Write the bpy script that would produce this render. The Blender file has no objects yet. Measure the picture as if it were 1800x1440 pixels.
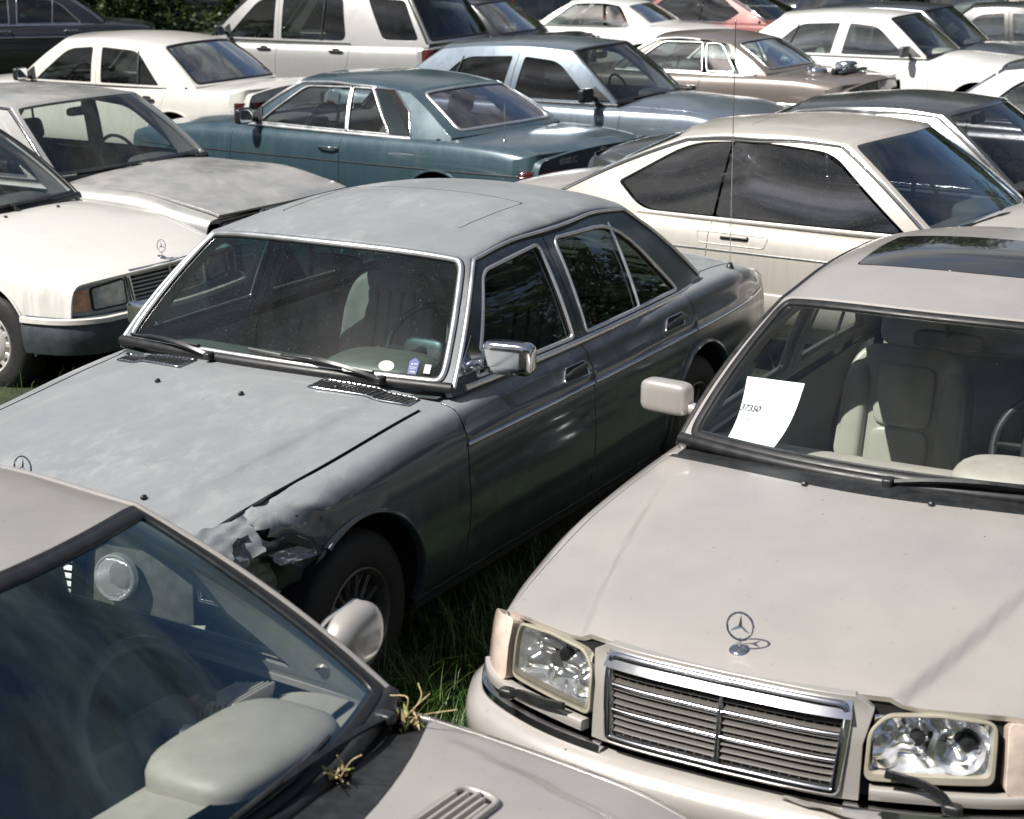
import bpy, math, random
import numpy as np
from mathutils import Vector, Matrix
from mathutils.geometry import delaunay_2d_cdt
random.seed(7); RNG = np.random.default_rng(7)
SC = bpy.context.scene; COL = SC.collection
# ------------------------------------------------------------------ camera
cam_d = bpy.data.cameras.new('camera'); cam = bpy.data.objects.new('camera', cam_d); COL.objects.link(cam)
cam.location = (0, 0, 2.635); cam.rotation_euler = (math.pi/2 - 0.2751, 0, 0)
cam_d.sensor_width = 36; cam_d.lens = 3130/1800*36; cam_d.clip_start = .05; cam_d.clip_end = 3000
cam_d.dof.use_dof = True; cam_d.dof.focus_distance = 6.6; cam_d.dof.aperture_fstop = 6.3
SC.camera = cam
# ------------------------------------------------------------------ world and sun
SUN_EL, SUN_AZ = math.radians(52), math.radians(-118)     # azimuth of the sun, clockwise from +Y
w = bpy.data.worlds.new('World'); SC.world = w; w.use_nodes = True
nt = w.node_tree; nt.nodes.clear()
def nd(nt, t, **k):
    n = nt.nodes.new(t)
    for a, b in k.items(): setattr(n, a, b)
    return n
out = nd(nt, 'ShaderNodeOutputWorld'); bg = nd(nt, 'ShaderNodeBackground'); bg.inputs[1].default_value = .058
sky = nd(nt, 'ShaderNodeTexSky', sky_type='NISHITA', sun_disc=False)
sky.sun_elevation = SUN_EL; sky.sun_rotation = SUN_AZ; sky.dust_density = 1.5
tc = nd(nt, 'ShaderNodeTexCoord'); mp = nd(nt, 'ShaderNodeMapping'); mp.inputs[3].default_value = (1, 1, 2.6)
nz = nd(nt, 'ShaderNodeTexNoise'); nz.inputs['Scale'].default_value = 2.3; nz.inputs['Detail'].default_value = 8; nz.inputs['Roughness'].default_value = .55
rp = nd(nt, 'ShaderNodeValToRGB'); rp.color_ramp.elements[0].position = .46; rp.color_ramp.elements[1].position = .60
nz2 = nd(nt, 'ShaderNodeTexNoise'); nz2.inputs['Scale'].default_value = 5; nz2.inputs['Detail'].default_value = 6
rp2 = nd(nt, 'ShaderNodeValToRGB'); rp2.color_ramp.elements[0].color = (1.3, 1.42, 1.7, 1); rp2.color_ramp.elements[1].color = (5.4, 5.35, 5.3, 1)
rp2.color_ramp.elements[0].position = .35; rp2.color_ramp.elements[1].position = .68
mx = nd(nt, 'ShaderNodeMixRGB')
L = nt.links.new
L(tc.outputs['Generated'], mp.inputs[0]); L(mp.outputs[0], nz.inputs[0]); L(mp.outputs[0], nz2.inputs[0])
L(nz.outputs[0], rp.inputs[0]); L(nz2.outputs[0], rp2.inputs[0]); L(rp.outputs[0], mx.inputs[0])
L(sky.outputs[0], mx.inputs[1]); L(rp2.outputs[0], mx.inputs[2]); L(mx.outputs[0], bg.inputs[0]); L(bg.outputs[0], out.inputs[0])
sd = bpy.data.lights.new('sun', 'SUN'); sd.energy = 5.0; sd.angle = math.radians(.53); sd.color = (1, .96, .9)
so = bpy.data.objects.new('sun', sd); COL.objects.link(so)
sdir = Vector((math.cos(SUN_EL)*math.sin(SUN_AZ), math.cos(SUN_EL)*math.cos(SUN_AZ), math.sin(SUN_EL)))
so.rotation_euler = sdir.to_track_quat('Z', 'Y').to_euler(); so.location = (-10, -10, 20)
SC.view_settings.view_transform = 'Standard'; SC.view_settings.look = 'None'; SC.view_settings.exposure = .60; SC.view_settings.gamma = 1
SC.render.engine = 'CYCLES'
SC.cycles.max_bounces = 10; SC.cycles.transparent_max_bounces = 24; SC.cycles.glossy_bounces = 5; SC.cycles.diffuse_bounces = 3

# ------------------------------------------------------------------ materials
MATS = {}
def mat(name):
    m = bpy.data.materials.new(name); m.use_nodes = True; m.node_tree.nodes.clear(); return m, m.node_tree
def fin(nt, sh):
    o = nd(nt, 'ShaderNodeOutputMaterial'); nt.links.new(sh, o.inputs[0])
def noise(nt, co, scale, detail=5, rough=.55, dist=0):
    n = nd(nt, 'ShaderNodeTexNoise'); n.inputs['Scale'].default_value = scale; n.inputs['Detail'].default_value = detail
    n.inputs['Roughness'].default_value = rough; n.inputs['Distortion'].default_value = dist
    if co is not None: nt.links.new(co, n.inputs[0])
    return n.outputs[0]
def ramp(nt, v, a, b, ca=(0, 0, 0, 1), cb=(1, 1, 1, 1)):
    r = nd(nt, 'ShaderNodeValToRGB'); e = r.color_ramp.elements
    e[0].position = a; e[1].position = b; e[0].color = ca; e[1].color = cb
    nt.links.new(v, r.inputs[0]); return r.outputs[0]
def mixc(nt, f, a, b, mode='MIX'):
    m = nd(nt, 'ShaderNodeMixRGB', blend_type=mode)
    for i, x in enumerate((f, a, b)):
        if isinstance(x, (int, float)): m.inputs[i].default_value = x if i == 0 else (x, x, x, 1)
        elif isinstance(x, tuple): m.inputs[i].default_value = x if len(x) == 4 else x + (1,)
        else: nt.links.new(x, m.inputs[i])
    return m.outputs[0]
def mth(nt, op, a, b=0):
    m = nd(nt, 'ShaderNodeMath', operation=op)
    for i, x in enumerate((a, b)):
        if isinstance(x, (int, float)): m.inputs[i].default_value = x
        else: nt.links.new(x, m.inputs[i])
    return m.outputs[0]
def plain(name, col, rough=.5, metal=0, coat=0, spec=.5, var=0, scale=20, bump=0, emit=None):
    if name in MATS: return MATS[name]
    m, nt = mat(name); p = nd(nt, 'ShaderNodeBsdfPrincipled')
    p.inputs['Base Color'].default_value = col + (1,); p.inputs['Roughness'].default_value = rough; p.inputs['Metallic'].default_value = metal
    p.inputs['Coat Weight'].default_value = coat; p.inputs['Specular IOR Level'].default_value = spec
    if var or bump:
        t = nd(nt, 'ShaderNodeTexCoord').outputs['Object']; n = noise(nt, t, scale)
        if var:
            c = mixc(nt, ramp(nt, n, .3, .7), tuple(x*(1-var) for x in col), tuple(min(1, x*(1+var)) for x in col))
            nt.links.new(c, p.inputs['Base Color'])
            nt.links.new(ramp(nt, n, .2, .8, (rough*.75,)*3+(1,), (min(1, rough*1.3),)*3+(1,)), p.inputs['Roughness'])
        if bump:
            b = nd(nt, 'ShaderNodeBump'); b.inputs['Strength'].default_value = bump; b.inputs['Distance'].default_value = .004
            nt.links.new(n, b.inputs['Height']); nt.links.new(b.outputs[0], p.inputs['Normal'])
    fin(nt, p.outputs[0]); MATS[name] = m; return m
def paint(name, col, metal=.0, rough=.32, dust=.35, dustcol=(.30, .28, .24), coat=.9, coatr=.06, grime=.2, sc=1.0, moss=0., mottle=0., spots=.0, film=0., var=.5, chips=.25):
    """old car paint: clear coat over base, settled dust on upward faces, streaks on the flanks"""
    if name in MATS: return MATS[name]
    m, nt = mat(name); p = nd(nt, 'ShaderNodeBsdfPrincipled'); g = nd(nt, 'ShaderNodeNewGeometry')
    oc = nd(nt, 'ShaderNodeTexCoord').outputs['Object']
    sep = nd(nt, 'ShaderNodeSeparateXYZ'); nt.links.new(g.outputs['Normal'], sep.inputs[0])
    up = ramp(nt, sep.outputs[2], .35, .95)
    n1 = noise(nt, oc, 2.2*sc, 9, .62, .4); n2 = noise(nt, oc, 9*sc, 8, .7); n3 = noise(nt, oc, 55, 4, .6)
    dm = mth(nt, 'MULTIPLY', mth(nt, 'MULTIPLY', mth(nt, 'ADD', film, mth(nt, 'MULTIPLY', 1-film, ramp(nt, mixc(nt, .45, n1, n2), .38, .66))), up), dust)
    mp = nd(nt, 'ShaderNodeMapping'); mp.inputs[3].default_value = (14, 14, 1.2); nt.links.new(oc, mp.inputs[0])
    st = noise(nt, mp.outputs[0], 1.6, 5, .6)
    so = nd(nt, 'ShaderNodeSeparateXYZ'); nt.links.new(oc, so.inputs[0])
    side = mth(nt, 'SUBTRACT', 1.0, up)
    stm = mth(nt, 'MULTIPLY', mth(nt, 'MULTIPLY', ramp(nt, st, .45, .72), side), grime)
    c = mixc(nt, ramp(nt, n1, .35, .65), tuple(x*(1-.07*var) for x in col), tuple(min(1, x*(1+.06*var)) for x in col))
    if mottle:
        mpp = nd(nt, 'ShaderNodeMapping'); mpp.inputs[3].default_value = (5, 11, 5); nt.links.new(oc, mpp.inputs[0])
        mo = mth(nt, 'MULTIPLY', ramp(nt, noise(nt, mpp.outputs[0], 1.3, 10, .66, .5), .48, .63), ramp(nt, noise(nt, oc, 1.1, 3, .5), .44, .58))
        mo = mth(nt, 'MULTIPLY', mth(nt, 'MULTIPLY', mo, up), mottle)
        c = mixc(nt, mo, c, (.62, .62, .60))
    c = mixc(nt, dm, c, dustcol); c = mixc(nt, stm, c, tuple(x*.30 for x in dustcol))
    if moss:
        mm = mth(nt, 'MULTIPLY', ramp(nt, noise(nt, oc, 3.1, 8, .7), .52, .66), moss); c = mixc(nt, mm, c, (.10, .095, .06))
    if chips:
        vo = nd(nt, 'ShaderNodeTexVoronoi'); vo.inputs['Scale'].default_value = 13; nt.links.new(oc, vo.inputs[0]); cm = mth(nt, 'MULTIPLY', mth(nt, 'LESS_THAN', vo.outputs['Distance'], mth(nt, 'MULTIPLY', n2, .075)), mth(nt, 'MULTIPLY', ramp(nt, n1, .45, .55), chips*2)); c = mixc(nt, cm, c, (.09, .075, .055))
    if spots:
        sm = mth(nt, 'MULTIPLY', ramp(nt, n3, .66, .70), spots); c = mixc(nt, sm, c, (.07, .06, .045))
    nt.links.new(c, p.inputs['Base Color'])
    p.inputs['Metallic'].default_value = metal
    cov = mth(nt, 'MAXIMUM', dm, stm)
    r = mth(nt, 'ADD', mth(nt, 'MULTIPLY', cov, .45), mth(nt, 'ADD', rough-.06, mth(nt, 'MULTIPLY', n2, .12)))
    nt.links.new(r, p.inputs['Roughness'])
    nt.links.new(mth(nt, 'MULTIPLY', metal, mth(nt, 'SUBTRACT', 1.0, cov)), p.inputs['Metallic'])
    nt.links.new(mth(nt, 'MULTIPLY', mth(nt, 'SUBTRACT', 1.0, mth(nt, 'MULTIPLY', cov, .85)), coat), p.inputs['Coat Weight'])
    nt.links.new(mth(nt, 'ADD', coatr, mth(nt, 'MULTIPLY', n1, .08)), p.inputs['Coat Roughness'])
    b = nd(nt, 'ShaderNodeBump'); b.inputs['Strength'].default_value = .06; b.inputs['Distance'].default_value = .02
    nt.links.new(noise(nt, oc, 3, 2, .4), b.inputs['Height']); nt.links.new(b.outputs[0], p.inputs['Normal']); nt.links.new(b.outputs[0], p.inputs['Coat Normal'])
    fin(nt, p.outputs[0]); MATS[name] = m; return m
def glass(name, tint=(.75, .82, .80), dust=.08, ior=1.5, dcol=(.42, .42, .38), speck=.25, grad=None, film=1.0, rough=.0, gcol=(1, 1, 1)):
    """a single thin pane: fresnel reflection over tinted transparency, dust film and specks"""
    if name in MATS: return MATS[name]
    m, nt = mat(name); g = nd(nt, 'ShaderNodeTexCoord'); oc = g.outputs['Object']
    tr = nd(nt, 'ShaderNodeBsdfTransparent'); tr.inputs[0].default_value = tint + (1,)
    if grad:                      # tinted band across the top of the pane: z0, z1, colour
        s = nd(nt, 'ShaderNodeSeparateXYZ'); nt.links.new(oc, s.inputs[0])
        mr = nd(nt, 'ShaderNodeMapRange'); mr.inputs[1].default_value = grad[0]; mr.inputs[2].default_value = grad[1]; nt.links.new(s.outputs[2], mr.inputs[0])
        nt.links.new(mixc(nt, mr.outputs[0], tint, grad[2]), tr.inputs[0])
    gl = nd(nt, 'ShaderNodeBsdfGlossy'); gl.inputs['Roughness'].default_value = rough; gl.inputs[0].default_value = gcol + (1,)
    fr = nd(nt, 'ShaderNodeLayerWeight'); fr.inputs[0].default_value = .5
    fo = mth(nt, 'ADD', .075, mth(nt, 'MULTIPLY', .92, mth(nt, 'POWER', fr.outputs['Facing'], 4.6)))
    a = nd(nt, 'ShaderNodeMixShader'); nt.links.new(mth(nt, 'MINIMUM', mth(nt, 'MULTIPLY', fo, film), .98), a.inputs[0])
    nt.links.new(tr.outputs[0], a.inputs[1]); nt.links.new(gl.outputs[0], a.inputs[2])
    df = nd(nt, 'ShaderNodeBsdfDiffuse'); df.inputs[0].default_value = dcol + (1,)
    n1 = ramp(nt, noise(nt, oc, 2.5, 7, .6, .5), .35, .75); n2 = ramp(nt, noise(nt, oc, 170, 2, .5), .66, .72)
    dm = mth(nt, 'ADD', mth(nt, 'MULTIPLY', n1, dust), mth(nt, 'MULTIPLY', n2, speck))
    b = nd(nt, 'ShaderNodeMixShader'); nt.links.new(dm, b.inputs[0]); nt.links.new(a.outputs[0], b.inputs[1]); nt.links.new(df.outputs[0], b.inputs[2])
    fin(nt, b.outputs[0]); MATS[name] = m; return m
CHROME = plain('chrome', (.72, .73, .75), .10, 1.0, var=.12, scale=8)
BTRIM = plain('bright_anodised_trim', (.80, .80, .79), .30, .9, var=.08, scale=10)
DULLCHROME = plain('dull_chrome', (.62, .63, .65), .22, 1.0, var=.2, scale=14)
RUBBER = plain('black_rubber', (.012, .012, .013), .45, var=.3)
PLASTIC = plain('black_plastic', (.018, .019, .02), .38, var=.35, scale=30)
SHELL = plain('dark_shell', (.006, .006, .006), .9)
TYRE = plain('tyre_rubber', (.014, .014, .014), .75, var=.4, scale=30, bump=.3)
RIM = plain('wheel_alloy', (.40, .41, .43), .30, .9, var=.25, scale=12)
MIRG = plain('mirror_glass', (.85, .87, .9), .02, 1.0)
LENSC = glass('clear_lens', (.93, .94, .95), .03, 1.5, speck=.05)
REFL = plain('lamp_reflector', (.85, .86, .88), .24, .75)
ORANGE = plain('faded_orange_lens', (.66, .36, .22), .14, coat=1, var=.25, scale=30)
PEACH = plain('pale_pink_lens', (.66, .54, .46), .12, coat=1, var=.15, scale=30)
REDL = plain('dark_red_lens', (.07, .008, .007), .12, coat=1, var=.3, scale=25)
HEADL = plain('headliner', (.22, .22, .21), .9, var=.1)

# ------------------------------------------------------------------ mesh building
def crv(pts):
    """smooth curve through (x, y) points, monotone-ish cubic"""
    x = np.array([p[0] for p in pts], float); y = np.array([p[1] for p in pts], float)
    if len(x) == 1: return lambda t: np.full_like(np.asarray(t, float), y[0])
    d = np.diff(y)/np.diff(x); m = np.zeros(len(x)); m[0] = d[0]; m[-1] = d[-1]
    for i in range(1, len(x)-1):
        if d[i-1]*d[i] > 0:
            w1 = 2*(x[i+1]-x[i])+(x[i]-x[i-1]); w2 = (x[i+1]-x[i])+2*(x[i]-x[i-1]); m[i] = (w1+w2)/(w1/d[i-1]+w2/d[i])
    def f(t):
        t = np.clip(np.asarray(t, float), x[0], x[-1]); i = np.clip(np.searchsorted(x, t)-1, 0, len(x)-2)
        h = x[i+1]-x[i]; u = (t-x[i])/h
        return (2*u**3-3*u**2+1)*y[i]+(u**3-2*u**2+u)*h*m[i]+(-2*u**3+3*u**2)*y[i+1]+(u**3-u**2)*h*m[i+1]
    return f
def cat(pts, step=.03, closed=False):
    """Catmull-Rom resampling of a list of points"""
    P = np.array(pts, float); n = len(P); out = []
    for i in range(n if closed else n-1):
        p1, p2 = P[i], P[(i+1) % n]
        p0 = P[(i-1) % n] if (closed or i > 0) else 2*p1-p2; p3 = P[(i+2) % n] if (closed or i < n-2) else 2*p2-p1
        k = max(1, int(np.linalg.norm(p2-p1)/step))
        for j in range(k):
            t = j/k; out.append(.5*((2*p1)+(-p0+p2)*t+(2*p0-5*p1+4*p2-p3)*t*t+(-p0+3*p1-3*p2+p3)*t**3))
    if not closed: out.append(P[-1])
    return np.array(out)
def dens(pts, step=.03, closed=True):
    P = np.array(pts, float); out = []; n = len(P)
    for i in range(n if closed else n-1):
        a, b = P[i], P[(i+1) % n]; k = max(1, int(math.ceil(np.linalg.norm(b-a)/step)))
        for j in range(k): out.append(a+(b-a)*j/k)
    if not closed: out.append(P[-1])
    return np.array(out)
def rnd(pts, r, n=5):
    """round the corners of a closed polygon; r number or list"""
    P = np.array(pts, float); N = len(P); out = []
    for i in range(N):
        a, b, c = P[i-1], P[i], P[(i+1) % N]; ri = r[i] if isinstance(r, (list, tuple)) else r
        la, lc = np.linalg.norm(a-b), np.linalg.norm(c-b)
        if ri <= 0 or la < 1e-6 or lc < 1e-6: out.append(b); continue
        d = min(ri, la*.48, lc*.48); p, q = b+(a-b)/la*d, b+(c-b)/lc*d
        for j in range(n+1):
            t = j/n; out.append((1-t)**2*p+2*t*(1-t)*b+t*t*q)
    return np.array(out)
def inside(poly, pts):
    x, y = pts[:, 0], pts[:, 1]; ins = np.zeros(len(pts), bool); n = len(poly); j = n-1
    for i in range(n):
        xi, yi = poly[i]; xj, yj = poly[j]
        if yi != yj:
            c = ((yi > y) != (yj > y)) & (x < (xj-xi)*(y-yi)/(yj-yi)+xi); ins ^= c
        j = i
    return ins
class MB:
    def __init__(s): s.v = []; s.n = []; s.f = []; s.m = []; s.c = 0
    def add(s, V, F, N, mi=0):
        V = np.asarray(V, float); N = np.asarray(N, float)
        s.v.append(V); s.n.append(N)
        for f in F: s.f.append([i+s.c for i in f]); s.m.append(mi)
        s.c += len(V)
    def auto(s, V, F, mi=0):
        s.add(V, F, vnorm(V, F), mi)
    def mirror(s):
        o = MB(); o.c = 0
        if s.c == 0: return o
        V = np.concatenate(s.v)*np.array([1, -1, 1]); N = np.concatenate(s.n)*np.array([1, -1, 1])
        o.v = [V]; o.n = [N]; o.f = [f[::-1] for f in s.f]; o.m = list(s.m); o.c = s.c; return o
    def join(s, o):
        if o.c == 0: return s
        s.v += o.v; s.n += o.n; s.f += [[i+s.c for i in f] for f in o.f]; s.m += o.m; s.c += o.c; return s
    def xf(s, M):
        V = np.concatenate(s.v); N = np.concatenate(s.n); R = np.array(M.to_3x3()); T = np.array(M.translation)
        s.v = [V@R.T+T]; Rn = np.linalg.inv(R).T; N = N@Rn.T; N /= np.linalg.norm(N, axis=1)[:, None]+1e-9; s.n = [N]; return s
    def build(s, name, mats, parent=None):
        if s.c == 0: return None
        me = bpy.data.meshes.new(name); V = np.concatenate(s.v); N = np.concatenate(s.n)
        me.from_pydata(V.tolist(), [], s.f); 
        mats = mats if isinstance(mats, (list, tuple)) else [mats]
        for m in mats: me.materials.append(m)
        me.polygons.foreach_set('material_index', s.m); me.polygons.foreach_set('use_smooth', [True]*len(s.f))
        me.update()
        me.normals_split_custom_set_from_vertices(N.tolist())
        o = bpy.data.objects.new(name, me); COL.objects.link(o)
        if parent: o.parent = parent
        return o
def vnorm(V, F):
    V = np.asarray(V, float); N = np.zeros_like(V)
    for f in F:
        a, b, c = V[f[0]], V[f[1]], V[f[2]]; n = np.cross(b-a, c-a)
        if len(f) == 4: n = n+np.cross(c-a, V[f[3]]-a)
        for i in f: N[i] += n
    return N/(np.linalg.norm(N, axis=1)[:, None]+1e-12)
class Surf:
    """sampled parametric surface with smooth normals"""
    def __init__(s, fn, u0, u1, v0, v1, nu, nv, flip=1):
        s.u0, s.u1, s.v0, s.v1, s.nu, s.nv = u0, u1, v0, v1, nu, nv
        U, V = np.meshgrid(np.linspace(u0, u1, nu), np.linspace(v0, v1, nv), indexing='ij')
        s.P = fn(U, V); s.calc(flip)
    def calc(s, flip):
        s.flip = flip
        N = np.cross(np.gradient(s.P, axis=0), np.gradient(s.P, axis=1))*flip
        s.N = N/(np.linalg.norm(N, axis=2)[:, :, None]+1e-12)
    def ev(s, uv):
        uv = np.asarray(uv, float).reshape(-1, 2)
        a = np.clip((uv[:, 0]-s.u0)/(s.u1-s.u0)*(s.nu-1), 0, s.nu-1.0001); b = np.clip((uv[:, 1]-s.v0)/(s.v1-s.v0)*(s.nv-1), 0, s.nv-1.0001)
        i = a.astype(int); j = b.astype(int); a = (a-i)[:, None]; b = (b-j)[:, None]
        def g(G): return G[i, j]*(1-a)*(1-b)+G[i+1, j]*a*(1-b)+G[i, j+1]*(1-a)*b+G[i+1, j+1]*a*b
        n = g(s.N); return g(s.P), n/(np.linalg.norm(n, axis=1)[:, None]+1e-12)
def panel(mb, surf, outer, holes=(), step=(.05, .05), sc=(1, 1), flange=.014, off=0., inner=0., mi=0, mi_in=0, fl_hole=None, depth_fn=None):
    """fill a polygon of the surface's domain; fold its edges inwards; optional inner skin"""
    S = np.array(sc, float); loops = [np.asarray(outer, float)]+[np.asarray(h, float) for h in holes]
    vs = []; es = []; k = 0
    for l in loops:
        q = l*S; keep = [0]
        for i in range(1, len(q)):
            if np.linalg.norm(q[i]-q[keep[-1]]) > 1e-4: keep.append(i)
        if np.linalg.norm(q[keep[-1]]-q[keep[0]]) < 1e-4: keep.pop()
        q = q[keep]; n = len(q); vs.append(q); es += [(k+i, k+(i+1) % n) for i in range(n)]; k += n
    lo = vs[0].min(0); hi = vs[0].max(0)
    gx = np.arange(lo[0]+step[0]*.5, hi[0], step[0]); gy = np.arange(lo[1]+step[1]*.5, hi[1], step[1])
    if len(gx) and len(gy):
        G = np.stack(np.meshgrid(gx, gy, indexing='ij'), -1).reshape(-1, 2); ok = inside(vs[0], G)
        for h in vs[1:]: ok &= ~inside(h, G)
        G = G[ok]
        # keep clear of the outline
        B = np.concatenate(vs)
        if len(G):
            d = np.sqrt(((G[:, None, :]-B[None, :, :])**2).sum(2)).min(1); G = G[d > .35*min(step)]
        vs.append(G)
    A = np.concatenate(vs)
    r = delaunay_2d_cdt([Vector(p) for p in A.tolist()], es, [], 0, 1e-6)
    V2 = np.array([tuple(p) for p in r[0]]); F = [list(f) for f in r[2]]
    c = np.array([V2[f].mean(0) for f in F]); ok = inside(vs[0], c)
    for h in vs[1:len(loops)]: ok &= ~inside(h, c)
    F = [f for f, o in zip(F, ok) if o]
    P, N = surf.ev(V2/S); P = P+N*off
    if depth_fn is not None: P = P+N*depth_fn(V2/S)[:, None]
    if F:
        f = F[len(F)//2]; n = np.cross(P[f[1]]-P[f[0]], P[f[2]]-P[f[0]])
        if n@N[f[0]] < 0: F = [f[::-1] for f in F]
    mb.add(P, F, N, mi)
    # boundary edges
    ec = {}
    for f in F:
        for i in range(len(f)):
            a, b = f[i], f[(i+1) % len(f)]; ec[(a, b)] = 1
    bd = [(a, b) for (a, b) in ec if (b, a) not in ec]
    if inner: mb.add(P-N*inner, [f[::-1] for f in F], -N, mi_in)
    if flange or inner:
        fl = flange or inner; VV = []; FF = []; NN = []
        for a, b in bd:
            if abs(P[a][1]) < 2e-4 and abs(P[b][1]) < 2e-4: continue
            pa, pb, na, nb = P[a], P[b], N[a], N[b]; e = pb-pa; on = np.cross(e, (na+nb)/2); on /= np.linalg.norm(on)+1e-12
            k = len(VV); r_ = .0022 if fl > .008 else 0
            if r_:
                VV += [pa, pb, pb-nb*r_+on*r_, pa-na*r_+on*r_, pb-nb*fl+on*r_, pa-na*fl+on*r_]
                NN += [na, nb, on, on, on, on]; FF += [[k, k+3, k+2, k+1], [k+3, k+5, k+4, k+2]]
            else:
                VV += [pa, pb, pb-nb*fl, pa-na*fl]; NN += [on]*4; FF.append([k, k+3, k+2, k+1])
        if VV: mb.add(VV, FF, NN, mi)
    return mb
def sweep(mb, P, N, prof, closed=False, mi=0, cap=True):
    """profile (a across, b along normal) swept along points with normals"""
    P = np.asarray(P, float); N = np.asarray(N, float)*np.ones((len(P), 1)); n = len(P)
    T = np.roll(P, -1, 0)-np.roll(P, 1, 0) if closed else np.gradient(P, axis=0)
    T /= np.linalg.norm(T, axis=1)[:, None]+1e-12; S = np.cross(T, N); S /= np.linalg.norm(S, axis=1)[:, None]+1e-12
    N = np.cross(S, T)
    pr = np.array(prof, float); m = len(pr); nxt = np.roll(pr, -1, 0)
    V = []; NN = []; F = []
    for e in range(m):     # each profile facet its own verts, smoothed where facets are close in angle
        pass
    d = nxt-pr; fn = np.stack([-d[:, 1], d[:, 0]], 1); fn /= np.linalg.norm(fn, axis=1)[:, None]+1e-12
    area = (pr[:, 0]*nxt[:, 1]-nxt[:, 0]*pr[:, 1]).sum()
    if area > 0: fn = -fn
    for e in range(m):
        pv, nx = fn[(e-1) % m], fn[(e+1) % m]
        n0 = fn[e]+pv if fn[e]@pv > .6 else fn[e]; n1 = fn[e]+nx if fn[e]@nx > .6 else fn[e]
        n0 = n0/np.linalg.norm(n0); n1 = n1/np.linalg.norm(n1)
        k = len(V)*1; base = sum(len(x) for x in V)
        a, b = pr[e], nxt[e]
        V.append(P+S*a[0]+N*a[1]); NN.append(S*n0[0]+N*n0[1]); V.append(P+S*b[0]+N*b[1]); NN.append(S*n1[0]+N*n1[1])
        for i in range(n if closed else n-1):
            j = (i+1) % n; q = [base+i, base+j, base+n+j, base+n+i]
            F.append(q)
    V = np.concatenate(V); NN = np.concatenate(NN)
    f = F[0]; c = np.cross(V[f[1]]-V[f[0]], V[f[2]]-V[f[0]])
    if c@NN[f[0]] < 0: F = [q[::-1] for q in F]
    mb.add(V, F, NN, mi)
    if cap and not closed:
        for i, sg in ((0, -1), (n-1, 1)):
            W_ = P[i]+np.outer(pr[:, 0], S[i])+np.outer(pr[:, 1], N[i]); t = T[i]*sg
            q = list(range(m)); c = np.cross(W_[1]-W_[0], W_[2]-W_[0])
            if c@t < 0: q = q[::-1]
            mb.add(W_, [q], [t]*m, mi)
    return mb
def half_round(w, h, n=5, base=-.004):
    return [(-w/2, base)]+[(-w/2*math.cos(math.pi*i/n), h*math.sin(math.pi*i/n)) for i in range(n+1)]+[(w/2, base)]
def flat(w, h, base=-.004): return [(-w/2, base), (-w/2, h*.7), (-w/2+h*.3, h), (w/2-h*.3, h), (w/2, h*.7), (w/2, base)]
def circ(r, n=8): return [(r*math.cos(2*math.pi*i/n), r*math.sin(2*math.pi*i/n)) for i in range(n)]
def tube(mb, P, r, n=8, closed=False, mi=0):
    P = np.asarray(P, float); T = np.gradient(P, axis=0); ref = np.array([0, 0, 1.]) if abs(T[:, 2]).mean() < .8*np.linalg.norm(T, axis=1).mean() else np.array([0, 1., 0])
    return sweep(mb, P, ref, circ(r, n), closed, mi)
def trim(mb, surf, uv, prof, closed=False, off=0, mi=0):
    P, N = surf.ev(uv); return sweep(mb, P+N*off, N, prof, closed, mi)
def box(mb, c, s, mi=0, R=None, ch=0.):
    """box with optional chamfer ch"""
    h = np.array(s, float)/2; c = np.array(c, float); V = []; F = []; N = []
    for ax in range(3):
        o = [i for i in range(3) if i != ax]
        for sg in (-1, 1):
            q = []
            for a, b in ((-1, -1), (1, -1), (1, 1), (-1, 1)):
                p = np.zeros(3); p[ax] = sg*h[ax]; p[o[0]] = a*(h[o[0]]-ch); p[o[1]] = b*(h[o[1]]-ch); q.append(p)
            n = np.zeros(3); n[ax] = sg; k = len(V); V += q; N += [n]*4
            cc = np.cross(q[1]-q[0], q[2]-q[0]); F.append([k, k+1, k+2, k+3] if cc@n > 0 else [k+3, k+2, k+1, k])
    if ch:
        for a in range(3):
            b, cx = (a+1) % 3, (a+2) % 3
            for sb in (-1, 1):
                for s2 in (-1, 1):
                    q = []
                    for sa, w_ in ((-1, 0), (1, 0), (1, 1), (-1, 1)):
                        p = np.zeros(3); p[a] = sa*(h[a]-ch)
                        if w_ == 0: p[b] = sb*h[b]; p[cx] = s2*(h[cx]-ch)
                        else: p[b] = sb*(h[b]-ch); p[cx] = s2*h[cx]
                        q.append(p)
                    n = np.zeros(3); n[b] = sb; n[cx] = s2; n /= np.linalg.norm(n); k = len(V); V += q; N += [n]*4
                    cc = np.cross(q[1]-q[0], q[2]-q[0]); F.append([k, k+1, k+2, k+3] if cc@n > 0 else [k+3, k+2, k+1, k])
        for sx in (-1, 1):
            for sy in (-1, 1):
                for sz in (-1, 1):
                    sg = np.array([sx, sy, sz]); q = []
                    for a in range(3):
                        p = sg*(h-ch); p[a] = sg[a]*h[a]; q.append(p)
                    n = sg/np.sqrt(3); k = len(V); V += q; N += [n]*3; cc = np.cross(q[1]-q[0], q[2]-q[0]); F.append([k, k+1, k+2] if cc@n > 0 else [k+2, k+1, k])
    V = np.array(V); N = np.array(N)
    if R is not None: R = np.array(R.to_3x3()) if isinstance(R, Matrix) else R; V = V@R.T; N = N@R.T
    mb.add(V+c, F, N, mi); return mb
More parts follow.
